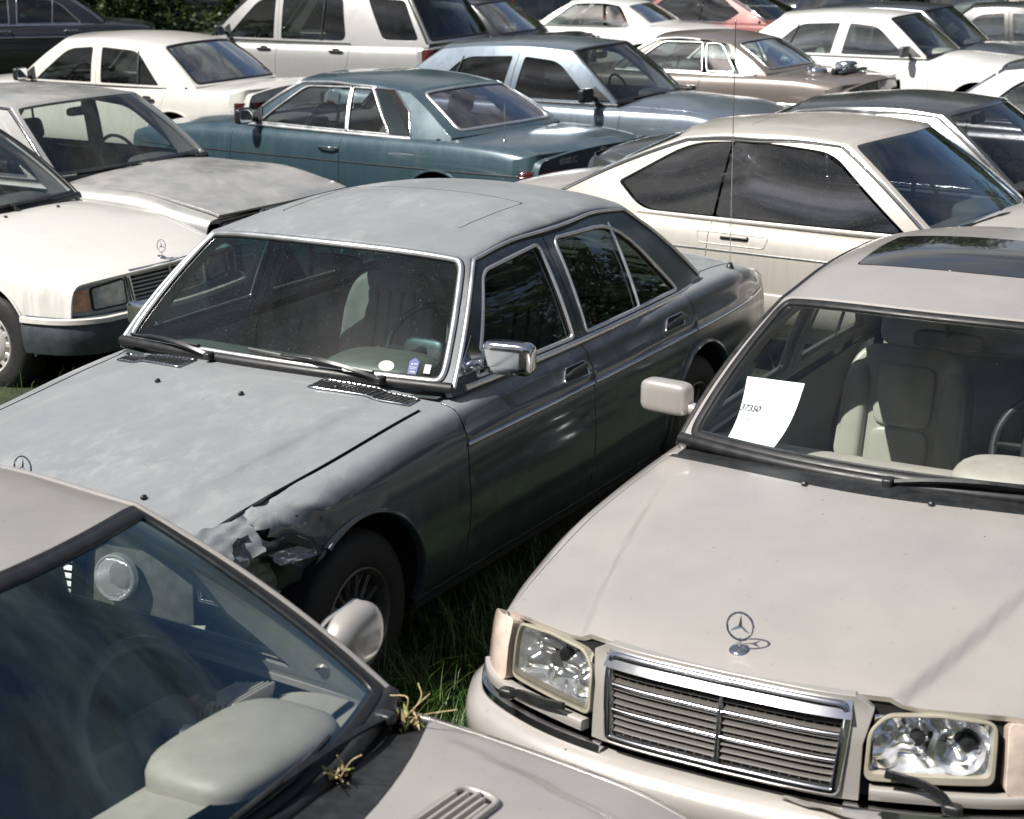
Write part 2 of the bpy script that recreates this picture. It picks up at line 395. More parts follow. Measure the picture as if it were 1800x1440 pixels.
def lathe(mb, prof, o, ax, n=40, mi=0, sharp=.5):
    """(r, h) profile turned about axis ax through o"""
    ax = np.array(ax, float); ax /= np.linalg.norm(ax); t = np.array([0, 0, 1.]) if abs(ax[2]) < .9 else np.array([1., 0, 0])
    e1 = np.cross(ax, t); e1 /= np.linalg.norm(e1); e2 = np.cross(ax, e1); o = np.array(o, float)
    pr = np.array(prof, float); d = np.diff(pr, axis=0); fn = np.stack([d[:, 1], -d[:, 0]], 1); fn /= np.linalg.norm(fn, axis=1)[:, None]+1e-12
    A = np.linspace(0, 2*np.pi, n, endpoint=False); D = np.outer(np.cos(A), e1)+np.outer(np.sin(A), e2)
    m = len(fn)
    for e in range(m):
        n0 = fn[e]+fn[e-1] if e > 0 and fn[e]@fn[e-1] > sharp else fn[e]; n1 = fn[e]+fn[e+1] if e < m-1 and fn[e]@fn[e+1] > sharp else fn[e]
        n0 = n0/np.linalg.norm(n0); n1 = n1/np.linalg.norm(n1); a, b = pr[e], pr[e+1]
        V = np.concatenate([o+D*a[0]+ax*a[1], o+D*b[0]+ax*b[1]]); N = np.concatenate([D*n0[0]+ax*n0[1], D*n1[0]+ax*n1[1]])
        F = [[i, (i+1) % n, n+(i+1) % n, n+i] for i in range(n)]
        f = F[0]; c = np.cross(V[f[1]]-V[f[0]], V[f[2]]-V[f[0]]); 
        if np.linalg.norm(c) < 1e-12: c = np.cross(V[f[2]]-V[f[0]], V[f[3]]-V[f[0]])
        if c@(N[0]+N[n]) < 0: F = [q[::-1] for q in F]
        mb.add(V, F, N, mi)
    return mb
def pillow(mb, c, s, e=(.35, .35), R=None, mi=0, nu=20, nv=12, warp=None):
    """superellipsoid cushion"""
    U = np.linspace(-math.pi, math.pi, nu, endpoint=False); Vv = np.linspace(-math.pi/2, math.pi/2, nv)
    sp = lambda a, p: np.sign(a)*np.abs(a)**p
    V = []
    for b in Vv:
        for a in U: V.append((sp(math.cos(b), e[1])*sp(math.cos(a), e[0])*s[0]/2, sp(math.cos(b), e[1])*sp(math.sin(a), e[0])*s[1]/2, sp(math.sin(b), e[1])*s[2]/2))
    V = np.array(V)
    if warp: V = warp(V)
    F = [[j*nu+i, j*nu+(i+1) % nu, (j+1)*nu+(i+1) % nu, (j+1)*nu+i] for j in range(nv-1) for i in range(nu)]
    if R is not None: V = V@np.array(R.to_3x3()).T
    V = V+np.array(c); mb.auto(V, F, mi); return mb
def tag(o, label=None, cat=None, group=None, kind=None):
    if label: o['label'] = label
    if cat: o['category'] = cat
    if group: o['group'] = group
    if kind: o['kind'] = kind
    return o
def empty(name, loc=(0, 0, 0), rz=0):
    o = bpy.data.objects.new(name, None); COL.objects.link(o); o.location = loc; o.rotation_euler = (0, 0, rz); o.empty_display_size = .3; return o
def text_mb(txt, h, depth=.004, shear=0):
    cu = bpy.data.curves.new('t', 'FONT'); cu.body = txt; cu.size = h; cu.extrude = depth/2; cu.align_x = 'CENTER'; cu.align_y = 'CENTER'; cu.shear = shear
    o = bpy.data.objects.new('t', cu); COL.objects.link(o); bpy.context.view_layer.update()
    me = bpy.data.meshes.new_from_object(o.evaluated_get(bpy.context.evaluated_depsgraph_get()))
    V = np.array([tuple(v.co) for v in me.vertices]); F = [list(p.vertices) for p in me.polygons]; mb = MB()
    for p in me.polygons: mb.add(V[list(p.vertices)], [list(range(len(p.vertices)))], [tuple(p.normal)]*len(p.vertices))
    bpy.data.objects.remove(o); bpy.data.curves.remove(cu); bpy.data.meshes.remove(me); return mb
def frame(o, x, z, y=None):
    """matrix with columns x, y, z at origin o"""
    x = Vector(x).normalized(); z = Vector(z).normalized(); y = z.cross(x).normalized(); x = y.cross(z)
    return Matrix(((x[0], y[0], z[0], o[0]), (x[1], y[1], z[1], o[1]), (x[2], y[2], z[2], o[2]), (0, 0, 0, 1)))
def star_mb(r, t=.006, tube_r=.0035):
    """three-pointed star in a ring, lying in the xy plane"""
    mb = MB(); A = np.linspace(0, 2*math.pi, 40, endpoint=False)
    sweep(mb, np.stack([r*np.cos(A), r*np.sin(A), 0*A], 1), (0, 0, 1), circ(tube_r, 6), True)
    for sg in (1, -1):
        for k in range(3):
            a = math.pi/2+k*2*math.pi/3; tip = np.array([math.cos(a), math.sin(a), 0])*r*.97
            l = np.array([math.cos(a+math.pi/3), math.sin(a+math.pi/3), 0])*r*.16; rr = np.array([math.cos(a-math.pi/3), math.sin(a-math.pi/3), 0])*r*.16; c = np.array([0, 0, t*sg])
            for tri in ([tip, l, c], [tip, c, rr]):
                n = np.cross(tri[1]-tri[0], tri[2]-tri[0]); n /= np.linalg.norm(n)
                if n[2]*sg < 0: tri = tri[::-1]; n = -n
                mb.add(tri, [[0, 1, 2]], [n]*3)
    return mb
# ------------------------------------------------------------------ the car builder
def D(**k): return k
def gauss(a, sg):
    if sg < .3: return a
    r = int(3*sg)+1; k = np.exp(-.5*(np.arange(-r, r+1)/sg)**2); k /= k.sum()
    return np.convolve(a, k, 'valid')
def merge(a, **b):
    c = dict(a); c.update(b); return c
def qv(q): return math.asin(max(-1, min(1, q)))*2/math.pi
def sstep(x): x = np.clip(x, 0, 1); return x*x*(3-2*x)
class Body:
    def __init__(b, p):
        b.p = p; b.W = crv(p['W']); b.ZS = crv(p['ZS']); b.ZC = crv(p['ZC']); b.TUM = crv(p.get('TUM', [(0, .055)]))
        off = crv(p.get('off', [(0, .09), (.1, .05), (.28, .012), (.5, 0), (.75, .008), (1, 1)]))
        sf, sr = p['sf'], p['sr']; nv = 170; ns = 300; zb = p.get('zb', .2); rs = p.get('rsh', .035); topm = p.get('topm', 2.2)
        cre = p.get('crease'); rid = p.get('ridges', [])
        S_ = np.linspace(sf, sr, ns); G = np.zeros((ns, nv, 3))
        for i, s in enumerate(S_):
            w, zs, zc, tum = float(b.W(s)), float(b.ZS(s)), float(b.ZC(s)), float(b.TUM(s)); ys = w-tum
            r = np.linspace(0, 1, 60); o = off(np.minimum(r, .7499)); o = np.where(r > .75, .008+(tum-.008)*((r-.75)/.25)**1.8, o)
            y = w-o; z = zb+(zs-zb)*r
            yt = np.linspace(ys, 0, 90)[1:]; zt = zs+(zc-zs)*(1-(yt/ys)**topm)
            y = np.concatenate([y, yt]); z = np.concatenate([z, zt])
            a = np.concatenate([[0], np.cumsum(np.hypot(np.diff(y), np.diff(z)))]); t = np.linspace(0, a[-1], nv); y = np.interp(t, a, y); z = np.interp(t, a, z)
            sg = rs/(a[-1]/(nv-1)); R = int(3*sg)+1
            ye = np.concatenate([2*y[0]-y[R:0:-1], y, -y[-2:-R-2:-1]]); ze = np.concatenate([2*z[0]-z[R:0:-1], z, z[-2:-R-2:-1]])
            y = gauss(ye, sg); z = gauss(ze, sg)
            for z0, amp, wd in rid:
                zz = z0(s) if callable(z0) else z0; sd = sstep((y-(ys-.10))/.10)
                y = y+amp*np.exp(-((z-zz)/wd)**2)*sd
            if cre: z = z+cre(s, y)
            bf = p.get('bowf', .1)*sstep((p.get('bows', .3)-s)/(p.get('bows', .3)-sf))-p.get('bowr', .06)*sstep((s-(sr-.8))/.8)
            G[i, :, 0] = -(s-bf*(1-np.clip(y/w, 0, 1)**2)); G[i, :, 1] = y; G[i, :, 2] = z
        b.S = Surf.__new__(Surf); s = b.S; s.u0, s.u1, s.v0, s.v1, s.nu, s.nv = sf, sr, 0, 1, ns, nv; s.P = G; s.calc(1)
        s.N[:, -1, 1] = 0; s.N[:, -1] /= np.linalg.norm(s.N[:, -1], axis=1)[:, None]
        if s.N[ns//2, nv-1, 2] < 0: s.N *= -1
        # greenhouse side
        g = p['g']; b.Yb = crv(g['Yb']); b.Yr = crv(g['Yr']); b.zb0, b.zr0 = g['zb'], g['zr']
        bl = g.get('bulge', .014)
        def yg(s, z):
            t = (z-b.zb0)/(b.zr0-b.zb0); return b.Yb(s)+(b.Yr(s)-b.Yb(s))*t+bl*4*t*(1-t)
        b.yg = yg
        f, r = g['f'], g['r']     # windscreen and rear window: edge bottom (s,z), edge top (s,z), centre bottom (s,z), centre top (s,z)
        b.G = Surf(lambda U, V: np.stack([-U, yg(U, V), V], -1), f[0][0]-.1, r[0][0]+.15, g['zb']-.12, g['zr']+.08, 220, 90, 1)
        if b.G.N[110, 45, 1] < 0: b.G.N *= -1
        def ends(e, sgn):
            (sb, zb_), (st, zt_), (cb, czb), (ct, czt) = e; cu = g.get('curve', .02)
            def fn(V, T):
                q = np.sin(V*np.pi/2); se = sb+(st-sb)*T+sgn*cu*4*T*(1-T)*0; ze = zb_+(zt_-zb_)*T+cu*4*T*(1-T); ye = yg(se, ze)
                s_c = cb+(ct-cb)*T; z_c = czb+(czt-czb)*T+cu*4*T*(1-T)
                Fb = 1-q*q; Fr = b.froof(np.abs(q)); k = T**3; F = Fb*(1-k)+Fr*k
                return np.stack([-(se+(s_c-se)*(1-q*q)), q*ye, ze+(z_c-ze)*F], -1)
            return fn
        pw = g.get('rf', (2.3, .6)); b.froof = lambda q: (1-np.clip(q, 0, 1)**pw[0])**pw[1]
        b.WF = Surf(ends(f, 1), -1, 1, 0, 1, 161, 61, 1); b.WR = Surf(ends(r, -1), -1, 1, 0, 1, 161, 61, 1)
        for S2, sg in ((b.WF, 1), (b.WR, -1)):
            if S2.N[80, 30, 0]*sg < 0: S2.N *= -1
        ZR = b.ZR = crv([(f[1][0], f[1][1])]+g['ZR']+[(r[1][0], r[1][1])]); ZT = b.ZT = crv([(f[3][0], f[3][1])]+g['ZT']+[(r[3][0], r[3][1])])
        def roof(Pp, V):
            q = np.sin(V*np.pi/2); se = f[1][0]+(r[1][0]-f[1][0])*Pp; s_c = f[3][0]+(r[3][0]-f[3][0])*Pp
            zr = ZR(se); zt = ZT(s_c); ye = yg(se, zr)
            return np.stack([-(se+(s_c-se)*(1-q*q)), q*ye, zr+(zt-zr)*b.froof(np.abs(q))], -1)
        b.R = Surf(roof, 0, 1, -1, 1, 161, 201, 1)
        if b.R.N[80, 100, 2] < 0: b.R.N *= -1
        b.Z1 = b.S.P[:, :, 2]; b.Y1 = b.S.P[:, :, 1]; b.ua = S_
    def sec(b, s):
        a = np.clip((s-b.S.u0)/(b.S.u1-b.S.u0)*(b.S.nu-1), 0, b.S.nu-1.001); i = int(a); a -= i
        return b.Y1[i]*(1-a)+b.Y1[i+1]*a, b.Z1[i]*(1-a)+b.Z1[i+1]*a
    def vz(b, s, z):
        y, zz = b.sec(s); k = int(np.argmax(y < y.max()*.80)); k = k if k > 5 else len(y)-1
        m = np.maximum.accumulate(zz[:k]); return float(np.interp(z, m, np.linspace(0, 1, b.S.nv)[:k]))
    def vy(b, s, y):
        yy, z = b.sec(s); k = int(np.argmax(yy)); return float(np.interp(-y, -yy[k:], np.linspace(0, 1, b.S.nv)[k:]))
    def path(b, pts, step=.03):
        """('z'|'y', s, val) corner list -> dense (s, v) polygon"""
        out = []; n = len(pts)
        for i in range(n):
            k0, s0, a0 = pts[i]; k1, s1, a1 = pts[(i+1) % n]
            f0 = b.vz if k0 == 'z' else b.vy
            if k0 == k1:
                m = max(1, int(math.hypot(s1-s0, a1-a0)/step))
                for j in range(m):
                    t = j/m; s = s0+(s1-s0)*t; out.append((s, f0(s, a0+(a1-a0)*t)))
            else:
                v0 = f0(s0, a0); v1 = (b.vz if k1 == 'z' else b.vy)(s1, a1); m = max(1, int(max(abs(s1-s0), abs(v1-v0)*1.6)/step))
                for j in range(m): t = j/m; out.append((s0+(s1-s0)*t, v0+(v1-v0)*t))
        return np.array(out)
def arc(c, r, a0, a1, n=24):
    A = np.linspace(math.radians(a0), math.radians(a1), n); return [(c[0]+r*math.cos(a), c[1]+r*math.sin(a)) for a in A]
def clip(poly, a, b_, keep=1):
    """keep the side of line a->b"""
    P = [np.array(q, float) for q in poly]; a = np.array(a); d = np.array(b_)-a; nrm = np.array([-d[1], d[0]])*keep; out = []
    for i in range(len(P)):
        p, q = P[i-1], P[i]; dp, dq = (p-a)@nrm, (q-a)@nrm
        if (dp >= 0) != (dq >= 0): out.append(p+(q-p)*dp/(dp-dq))
        if dq >= 0: out.append(q)
    return np.array(out)
def fascia(plan, d, z0, z1, sgn=1, nz=60, zp=None):
    """plan: half outline (s, y) from the centre outwards; d: [(z, inward offset)]"""
    H = cat(plan, .01); F = np.concatenate([(H*[1, -1])[::-1], H[1:]]); a = np.concatenate([[0], np.cumsum(np.linalg.norm(np.diff(F, axis=0), axis=1))]); a -= a[-1]/2
    T = np.gradient(F, axis=0); T /= np.linalg.norm(T, axis=1)[:, None]; Nn = np.stack([T[:, 1], -T[:, 0]], 1)   # inward is +s at the nose
    if Nn[len(F)//2][0]*sgn < 0: Nn = -Nn
    dc = crv(d); n = len(F); u = np.linspace(a[0], a[-1], 241); X = np.interp(u, a, F[:, 0]); Y = np.interp(u, a, F[:, 1]); NX = np.interp(u, a, Nn[:, 0]); NY = np.interp(u, a, Nn[:, 1])
    zs = np.linspace(z0, z1, nz); DD = dc(zs)
    P = np.zeros((241, nz, 3)); P[:, :, 0] = -(X[:, None]+NX[:, None]*DD); P[:, :, 1] = Y[:, None]+NY[:, None]*DD; P[:, :, 2] = zs[None, :]
    s = Surf.__new__(Surf); s.u0, s.u1, s.v0, s.v1, s.nu, s.nv = a[0], a[-1], z0, z1, 241, nz; s.P = P; s.calc(1)
    if s.N[120, nz//2, 0]*sgn < 0: s.N *= -1
    s.L = a[-1]; s.uy = lambda y: float(np.interp(y, Y, u)); return s
def both(mb): return MB().join(mb).join(mb.mirror())
def rect(u0, v0, u1, v1): return [(u0, v0), (u1, v0), (u1, v1), (u0, v1)]

def seat(root, s, y, cloth, w=.50, base=.28, top=.98, headrest=True, tilt=.25, ribs=True, headmat=None):
    mb = MB()
    pillow(mb, (-(s), y, base+.12), (.50, w, .20), (.35, .45))
    L_ = top-base-.14; R = Matrix.Rotation(-tilt, 4, 'Y'); c = Vector((-(s+.22+L_*.5*math.sin(tilt)), y, base+.14+L_*.5))
    def wp(V):
        V = V.copy(); t = V[:, 2]/L_+.5; V[:, 1] *= 1.0-.14*np.clip(t-.55, 0, 1)**1.2*2; k = np.abs(V[:, 1])/(w/2); fr = V[:, 0] > 0
        V[:, 0] += np.where(fr, .05*np.clip((k-.5)/.5, 0, 1)**1.5-.012, 0)
        return V
    pillow(mb, c, (.15, w, L_+.05), (.3, .4), R, nu=36, nv=18, warp=wp)
    if ribs == 'panels':
        for zz, hh in ((L_*.20, L_*.42), (-L_*.24, L_*.44)): q = R@Vector((.062, 0, zz)); pillow(mb, c+q, (.045, w*.46, hh), (.35, .35), R, nu=24, nv=14)
        for sy in (-1, 1): q = R@Vector((.050, sy*w*.375, -.02)); pillow(mb, c+q, (.11, w*.20, L_*.86), (.6, .5), R, nu=20, nv=14)
    elif ribs:
        for k in (-1.5, -.5, .5, 1.5):
            q = R@Vector((.066, k*w*.13, 0)); pillow(mb, c+q, (.035, w*.125, L_*.80), (.6, .35), R, nu=12, nv=10)
    o = mb.build('seat', cloth, root)
    if headrest:
        h = MB(); q = Matrix.Rotation(-tilt, 4, 'Y')@Vector((.01, 0, L_*.5+.10)); pillow(h, c+q, (.10, .27, .17), (.35, .5), R)
        for sy in (-.05, .05): tube(h, [c+R@Vector((0, sy, L_*.5-.02)), c+R@Vector((.0, sy, L_*.5+.08))], .006, 6)
        h.build('headrest', headmat or cloth, o)
    return o
def wheel(root, s, y, r, w=.20, kind='slots', rimmat=None, steer=0):
    e = empty('wheel', (-s, y, r), math.radians(steer)); e.parent = root; sg = 1 if y > 0 else -1; ax = (0, sg, 0)
    rr = r*.60; mb = MB(); h = w/2
    lathe(mb, [(rr, -h), (rr+.03, -h-.004), (r-.045, -h-.002), (r-.018, -h+.010), (r, -h+.03), (r, h-.03), (r-.018, h-.010), (r-.045, h+.002), (rr+.03, h+.004), (rr+.005, h-.004), (rr-.004, h-.02)], (0, 0, 0), ax, 56)
    for k in range(-1, 2):
        A = np.linspace(0, 2*math.pi, 56, endpoint=False); sweep(mb, np.stack([np.cos(A)*(r-.001), 0*A+k*.035, np.sin(A)*(r-.001)], 1), (0, 1, 0), [(-.004, -.008), (-.004, .008), (.004, .008), (.004, -.008)], True)
    mb.build('tyre', TYRE, e)
    mb = MB(); rimmat = rimmat or RIM
    lathe(mb, [(rr+.006, h-.006), (rr-.002, h-.001), (rr-.016, h-.012), (rr-.02, h-.07), (rr-.025, -h+.02), (rr, -h)], (0, 0, 0), ax, 56)
    if kind == 'plate':
        lathe(mb, [(.0, h-.015), (.03, h-.014), (rr*.42, h-.012), (rr*.72, h-.016), (rr*.76, h-.03), (rr*.76, h-.06)], (0, 0, 0), ax, 56)
        for k in range(15):
            a = k*2*math.pi/15; R = Matrix.Rotation(-a*1, 4, 'Y')
            q = Vector((rr*.86, sg*(h-.028), 0)); box(mb, R@q, (rr*.26, .022, .030), 0, R, .004)
        for k in range(5):
            a = k*2*math.pi/5; lathe(mb, [(0, .012), (.007, .011), (.009, 0)], (math.cos(a)*.056, sg*(h-.014), math.sin(a)*.056), ax, 8)
    else:
        lathe(mb, [(.0, h-.004), (.045, h-.006), (.05, h-.02), (.075, h-.025), (.085, h-.05), (rr*.62, h-.055), (rr*.66, h-.07)], (0, 0, 0), ax, 48)
        for k in range(14):
            a = k*2*math.pi/14; R = Matrix.Rotation(-a, 4, 'Y')
            for dz in (-.006, .006): box(mb, R@Vector((rr*.70, sg*(h-.045), dz)), (rr*.54, .03, .005), 0, R, .0015)
            box(mb, R@Vector((rr*.70, sg*(h-.058), 0)), (rr*.54, .012, .02), 0, R, .002)
    mb.build('rim', rimmat, e)
    mb = MB(); lathe(mb, [(0, h-.10), (rr-.03, h-.10), (rr-.03, h-.14)], (0, 0, 0), ax, 32); mb.build('brake_disc', SHELL, e)
    return e
def steering(root, s, y, z, mat_, r=.195, tilt=.42, thin=.013, parent=None):
    mb = MB(); A = np.linspace(0, 2*math.pi, 48, endpoint=False); R = Matrix.Translation((-s, y, z))@Matrix.Rotation(-tilt, 4, 'Y')
    P = np.stack([0*A, r*np.cos(A), r*np.sin(A)], 1); sweep(mb, P, (1, 0, 0), circ(thin, 8), True)
    pillow(mb, (.03, 0, -.01), (.06, .20, .13), (.5, .5))
    for a in (0, math.pi, -math.pi/2+.5, -math.pi/2-.5):
        tube(mb, [(.03, 0, 0), (.02, r*.5*math.cos(a), r*.5*math.sin(a)), (0, r*math.cos(a), r*math.sin(a))], .012, 6)
    tube(mb, [(.05, 0, -.01), (.13, 0, -.05)], .03, 8); mb.xf(R); return mb.build('steering_wheel', mat_, root)
def mirror_part(root, b, s, z, side, m, kind='std', size=(.09, .20, .125), out_=.12, fwd=.0):
    """door mirror: shell > glass, foot on the door by the pillar"""
    y0 = float(b.yg(s, z)); mb = MB(); c = np.array([-(s-fwd), (y0+out_+size[1]*.32), z+.03])
    R = Matrix.Rotation(.12, 4, 'Z')
    def wp(V):
        V = V.copy(); V[:, 0] = np.where(V[:, 0] < 0, V[:, 0]*.45, V[:, 0]); 
        return V
    pillow(mb, c, size, (.45, .38) if kind != 'oval' else (.8, .8), R, nu=28, nv=14, warp=wp)
    tube(mb, [c+np.array([.01, -size[1]*.3, -.02]), c+np.array([.02, -size[1]*.5-.02, -.035]), np.array([-s+.02, y0+.01, z-.015])], .024, 8)
    if kind == 'std' or kind == 'flag':
        # triangular foot over the front corner of the window
        P = [(s-.16, z-.03), (s+.05, z-.03), (s-.0, z+.09)]; panel(mb, b.G, dens(P, .02), off=.012, flange=.02, step=(.05, .05))
    if side < 0: mb = mb.mirror(); c = c*[1, -1, 1]; R = Matrix.Rotation(-.12, 4, 'Z')
    o = mb.build('mirror', m, root)
    g = MB(); pillow(g, c+np.array([-size[0]*.225-.001, 0, 0]), (.006, size[1]*.90, size[2]*.84), (.3, .35), R); g.build('mirror_glass', MIRG, o); return o
def wiper(root, surf, uv0, uv1, piv_uv, name='wiper', mat_=None):
    """blade lying on the glass from uv0 to uv1, arm from the pivot to its middle"""
    A = np.array(uv0, float); B = np.array(uv1, float); P, N = surf.ev([A+(B-A)*t for t in np.linspace(0, 1, 16)]); mb = MB()
    sweep(mb, P+N*.008, N, [(-.004, -.006), (-.007, .004), (-.003, .016), (.003, .016), (.007, .004), (.004, -.006)], False)
    M, Nm = surf.ev([A+(B-A)*.5]); Q, Nq = surf.ev([piv_uv]); M = M[0]+Nm[0]*.030; Q = Q[0]+Nq[0]*.02
    pts = cat([Q, Q*.7+M*.3+Nm[0]*.022, Q*.3+M*.7+Nm[0]*.022, M], .02); W_ = np.linspace(1.5, .6, len(pts))
    sweep(mb, pts, Nm[0], [(-.008, -.005), (-.006, .006), (.006, .006), (.008, -.005)], False)
    sweep(mb, cat([P[4]+N[4]*.020, M+Nm[0]*.004, P[11]+N[11]*.020], .02), Nm[0], flat(.012, .005), False)
    pillow(mb, Q, (.05, .035, .03), (.5, .5)); return mb.build(name, mat_ or PLASTIC, root)
def handle(root, b, s, z, side, kind='pull', m=None, m2=None):
    P, N = b.S.ev([(s, b.vz(s, z))]); P, N = P[0], N[0]; mb = MB()
    if kind == 'bar':      # chrome bar with thumb button
        tube(mb, cat([P+(-.09*-1, .004, 0), P+N*.030+(.07, 0, 0), P+N*.034+(-.07, 0, 0), P+(-.09, .004, 0)], .02), .009, 8)
        pillow(mb, P+N*.012+(-.10, 0, 0), (.045, .03, .03), (.6, .6))
    elif kind == 'frame':  # W123: dark recess, chrome framed flap
        pts = [(s-.105, z-.022), (s+.10, z-.026), (s+.105, z+.026), (s-.06, z+.026)]
        u = [(q[0], b.vz(q[0], q[1])) for q in dens(rnd(pts, .012), .01)]; Pp, Nn = b.S.ev(u)
        sweep(mb, Pp+Nn*.004, Nn, half_round(.007, .006, 4), True)
        k = MB(); panel(k, b.S, u, step=(.02, .02), sc=(1, 1.6), flange=.004, off=.0035); k.f = k.f; mb2 = k
        tube(mb2, [P+N*.014+(.085, 0, -.008), P+N*.026+(.03, 0, .004), P+N*.026+(-.06, 0, .008), P+N*.014+(-.09, 0, .012)], .011, 8)
        if side < 0: mb2 = mb2.mirror()
    else:                  # black flap with body-colour cup
        pillow(mb, P+N*.012, (.19, .028, .028), (.4, .5)); pillow(mb, P+N*.006+np.array([0, 0, .022]), (.09, .022, .035), (.5, .5))
    if side < 0: mb = mb.mirror()
    o = mb.build('handle', m or PLASTIC, root)
    if kind == 'frame': mb2.build('handle_flap', PLASTIC, o)
    return o

def build_car(p, loc, yaw, label, cat_, group, name='parked_car', detail=2):
    """detail 2: near car, 1: mid, 0: far"""
    b = Body(p); root = empty(name, (loc[0], loc[1], loc[2] if len(loc) > 2 else 0), yaw); tag(root, label, cat_, group); root['b'] = 1; del root['b']
    M = p['paint']; M2 = p.get('roofpaint', M); g = p['g']; wb = p['wb']; zw = p.get('rw', .31); Ra = p.get('Ra', .345); zsill = p.get('zsill', .27)
    sf, sr = p['sf'], p['sr']; gp = p.get('gap', .0035); sc = (1, 1.6); st = (.05, .05) if detail else (.09, .09); fl = .016
    intm = p['int']; coupe = p.get('coupe', False); sfd, sb_, srd = p['sfd'], p['sb'], p['srd']
    belt = lambda s: b.zb0+p.get('beltslope', .0)*(s-1.5)
    hy = crv(p['HY']) ; ty = crv(p['TY']); shr, shc = p['shr']; strf = p['strf']  # trunk front edge s
    def side(name_, poly, mats_=M, labels=None, surf=None, **k):
        mb = MB(); panel(mb, surf or b.S, poly, step=k.pop('step', st), sc=k.pop('sc', sc), flange=k.pop('flange', fl), **k); obs = []
        for sg, q in ((1, mb), (-1, mb.mirror())):
            obs.append(q.build(name_, mats_, root))
        return obs
    Zw = zw+.03
    # arch of the front wheel
    def arch(c, R, z):      # from rear foot over the top to the front foot
        a = math.degrees(math.asin(max(-1, (z-Zw)/R))); return [('z', x, y) for x, y in arc((c, Zw), R, a, 180-a, 26)]
    fz = p.get('fz', .36)   # where the front fender stops above the bumper
    hoodside = [(s, float(hy(s))) for s in np.linspace(sf, shr-.0, 14)]
    F = [('z', sfd-gp, zsill)]+arch(0, Ra, zsill)
    F = [(k, s, z) if s > sf else (k, sf, z) for k, s, z in F]
    F += [('z', sf, max(fz, zsill))]+[('y', sf, hoodside[0][1]+gp)]+[('y', s, y+gp) for s, y in hoodside[1:]]
    # rear of the fender: behind the hood round the windscreen corner
    wsy = lambda s: float(b.yg(s, b.zb0))
    s_e = g['f'][0][0]
    F += [('y', shr+.005, hy(shr)+gp)]
    if sfd-gp > shr+.01: F += [('y', sfd-gp, wsy(s_e)-.03 if sfd > s_e-.05 else hy(shr))]
    F += [('z', sfd-gp, float(b.ZS(sfd))-.05)]
    sd = p.get('dent'); 
    fend = side('front_fender', b.path(F)) if not p.get('nofend') else []
    # doors
    def dtop(s): return wsy(s)-.018
    Dm = p.get('doormat', M)
    doorsF = side('front_door', b.path([('z', sfd+gp, zsill), ('z', sb_-gp, zsill), ('z', sb_-gp, float(b.ZS(sb_))-.06), ('y', sb_-gp, dtop(sb_)), ('y', sfd+gp, dtop(sfd)), ('z', sfd+gp, float(b.ZS(sfd))-.06)][::-1]), [Dm, intm], inner=.05, mi_in=1)
    doorsR = []
    rx = wb-Ra-.045
    if not coupe:
        rd = [('z', sb_+gp, zsill), ('z', rx, zsill), ('z', rx-.01, Zw+.02)]+[('z', x, y) for x, y in arc((wb, Zw), Ra+.045, 170, 128, 8)]+[('z', srd-gp-.01, Zw+Ra+.08), ('z', srd-gp, float(b.ZS(srd))-.06), ('y', srd-gp, dtop(srd)), ('y', sb_+gp, dtop(sb_)), ('z', sb_+gp, float(b.ZS(sb_))-.06)]
        doorsR = side('rear_door', b.path(rd[::-1]), [Dm, intm], inner=.05, mi_in=1); sq = srd
    else: sq = sb_
    # rear fender
    trunk = [(s, float(ty(s))) for s in np.linspace(strf, sr, 10)]
    a = math.degrees(math.asin((zsill-Zw)/Ra)); rz = p.get('rz', .40)
    RF = []
    if coupe: RF += [('z', sb_+gp, float(b.ZS(sb_))-.06), ('z', sb_+gp, zsill), ('z', wb-Ra-.02, zsill)]
    else: RF += [('z', srd+gp, float(b.ZS(srd))-.06), ('z', srd+gp-.01, Zw+Ra+.08)]+[('z', x, y) for x, y in arc((wb, Zw), Ra+.04, 128, 170, 8)]+[('z', rx+.005, Zw+.02), ('z', rx+.005, zsill)]
    RF += [('z', x, y) for x, y in arc((wb, Zw), Ra, 180-a, a, 26)]
    RF += [('z', min(sr, wb+Ra+.25), zsill+.02), ('z', sr, rz)]+[('y', sr, trunk[-1][1]+gp)]+[('y', s, y+gp) for s, y in trunk[::-1]]
    RF += [('y', min(strf-.02, g['r'][0][0]+.02), ty(strf)+.0), ('y', g['r'][0][0]-.02, dtop(g['r'][0][0]-.05)), ('y', sq+gp, dtop(sq))]
    rf = side('rear_fender', b.path(RF[::-1]))
    side('sill', b.path([('z', Ra, .205), ('z', wb-Ra, .205), ('z', wb-Ra, zsill-.004), ('z', Ra, zsill-.004)]), p.get('sillmat', M), flange=.01)
    # hood and trunk (half, mirrored)
    hood = None
    if not p.get('hoodparam'):
        hgp = p.get('hgap', gp); hs = [('y', s, y-hgp) for s, y in hoodside]; H = b.path([('y', sf, 0.)]+[('y', shc, 0.)][::-1]+hs[::-1]) if 0 else None
        n = 10; back = [('y', shr+(shc-shr)*(1-(k/n)**2), (1-0)*hy(shr)*(k/n)-gp*(k == n)) for k in range(n+1)]
        back = [('y', shc+(shr-shc)*(k/n)**2, (float(hy(shr))-hgp)*(k/n)) for k in range(n+1)]
        H = b.path([('y', sf, 0.)]+back+hs[::-1])
        mb = MB(); panel(mb, b.S, H, step=p.get('hstep', st), sc=sc, flange=fl, off=0); hood = both(mb).build('hood', p.get('hoodmat', M), root)
        ob = p.get('hoodlift')
    T = b.path([('y', strf+.008, 0.)]+[('y', sr-.0, 0.)][::1]+[('y', s, y-gp) for s, y in trunk[::-1]])
    mb = MB(); panel(mb, b.S, T, step=st, sc=sc, flange=fl); tr = both(mb).build('trunk_lid', M, root)
    # cowl between hood and windscreen, deck between rear window and trunk
    fb = g['f']; mb = MB()
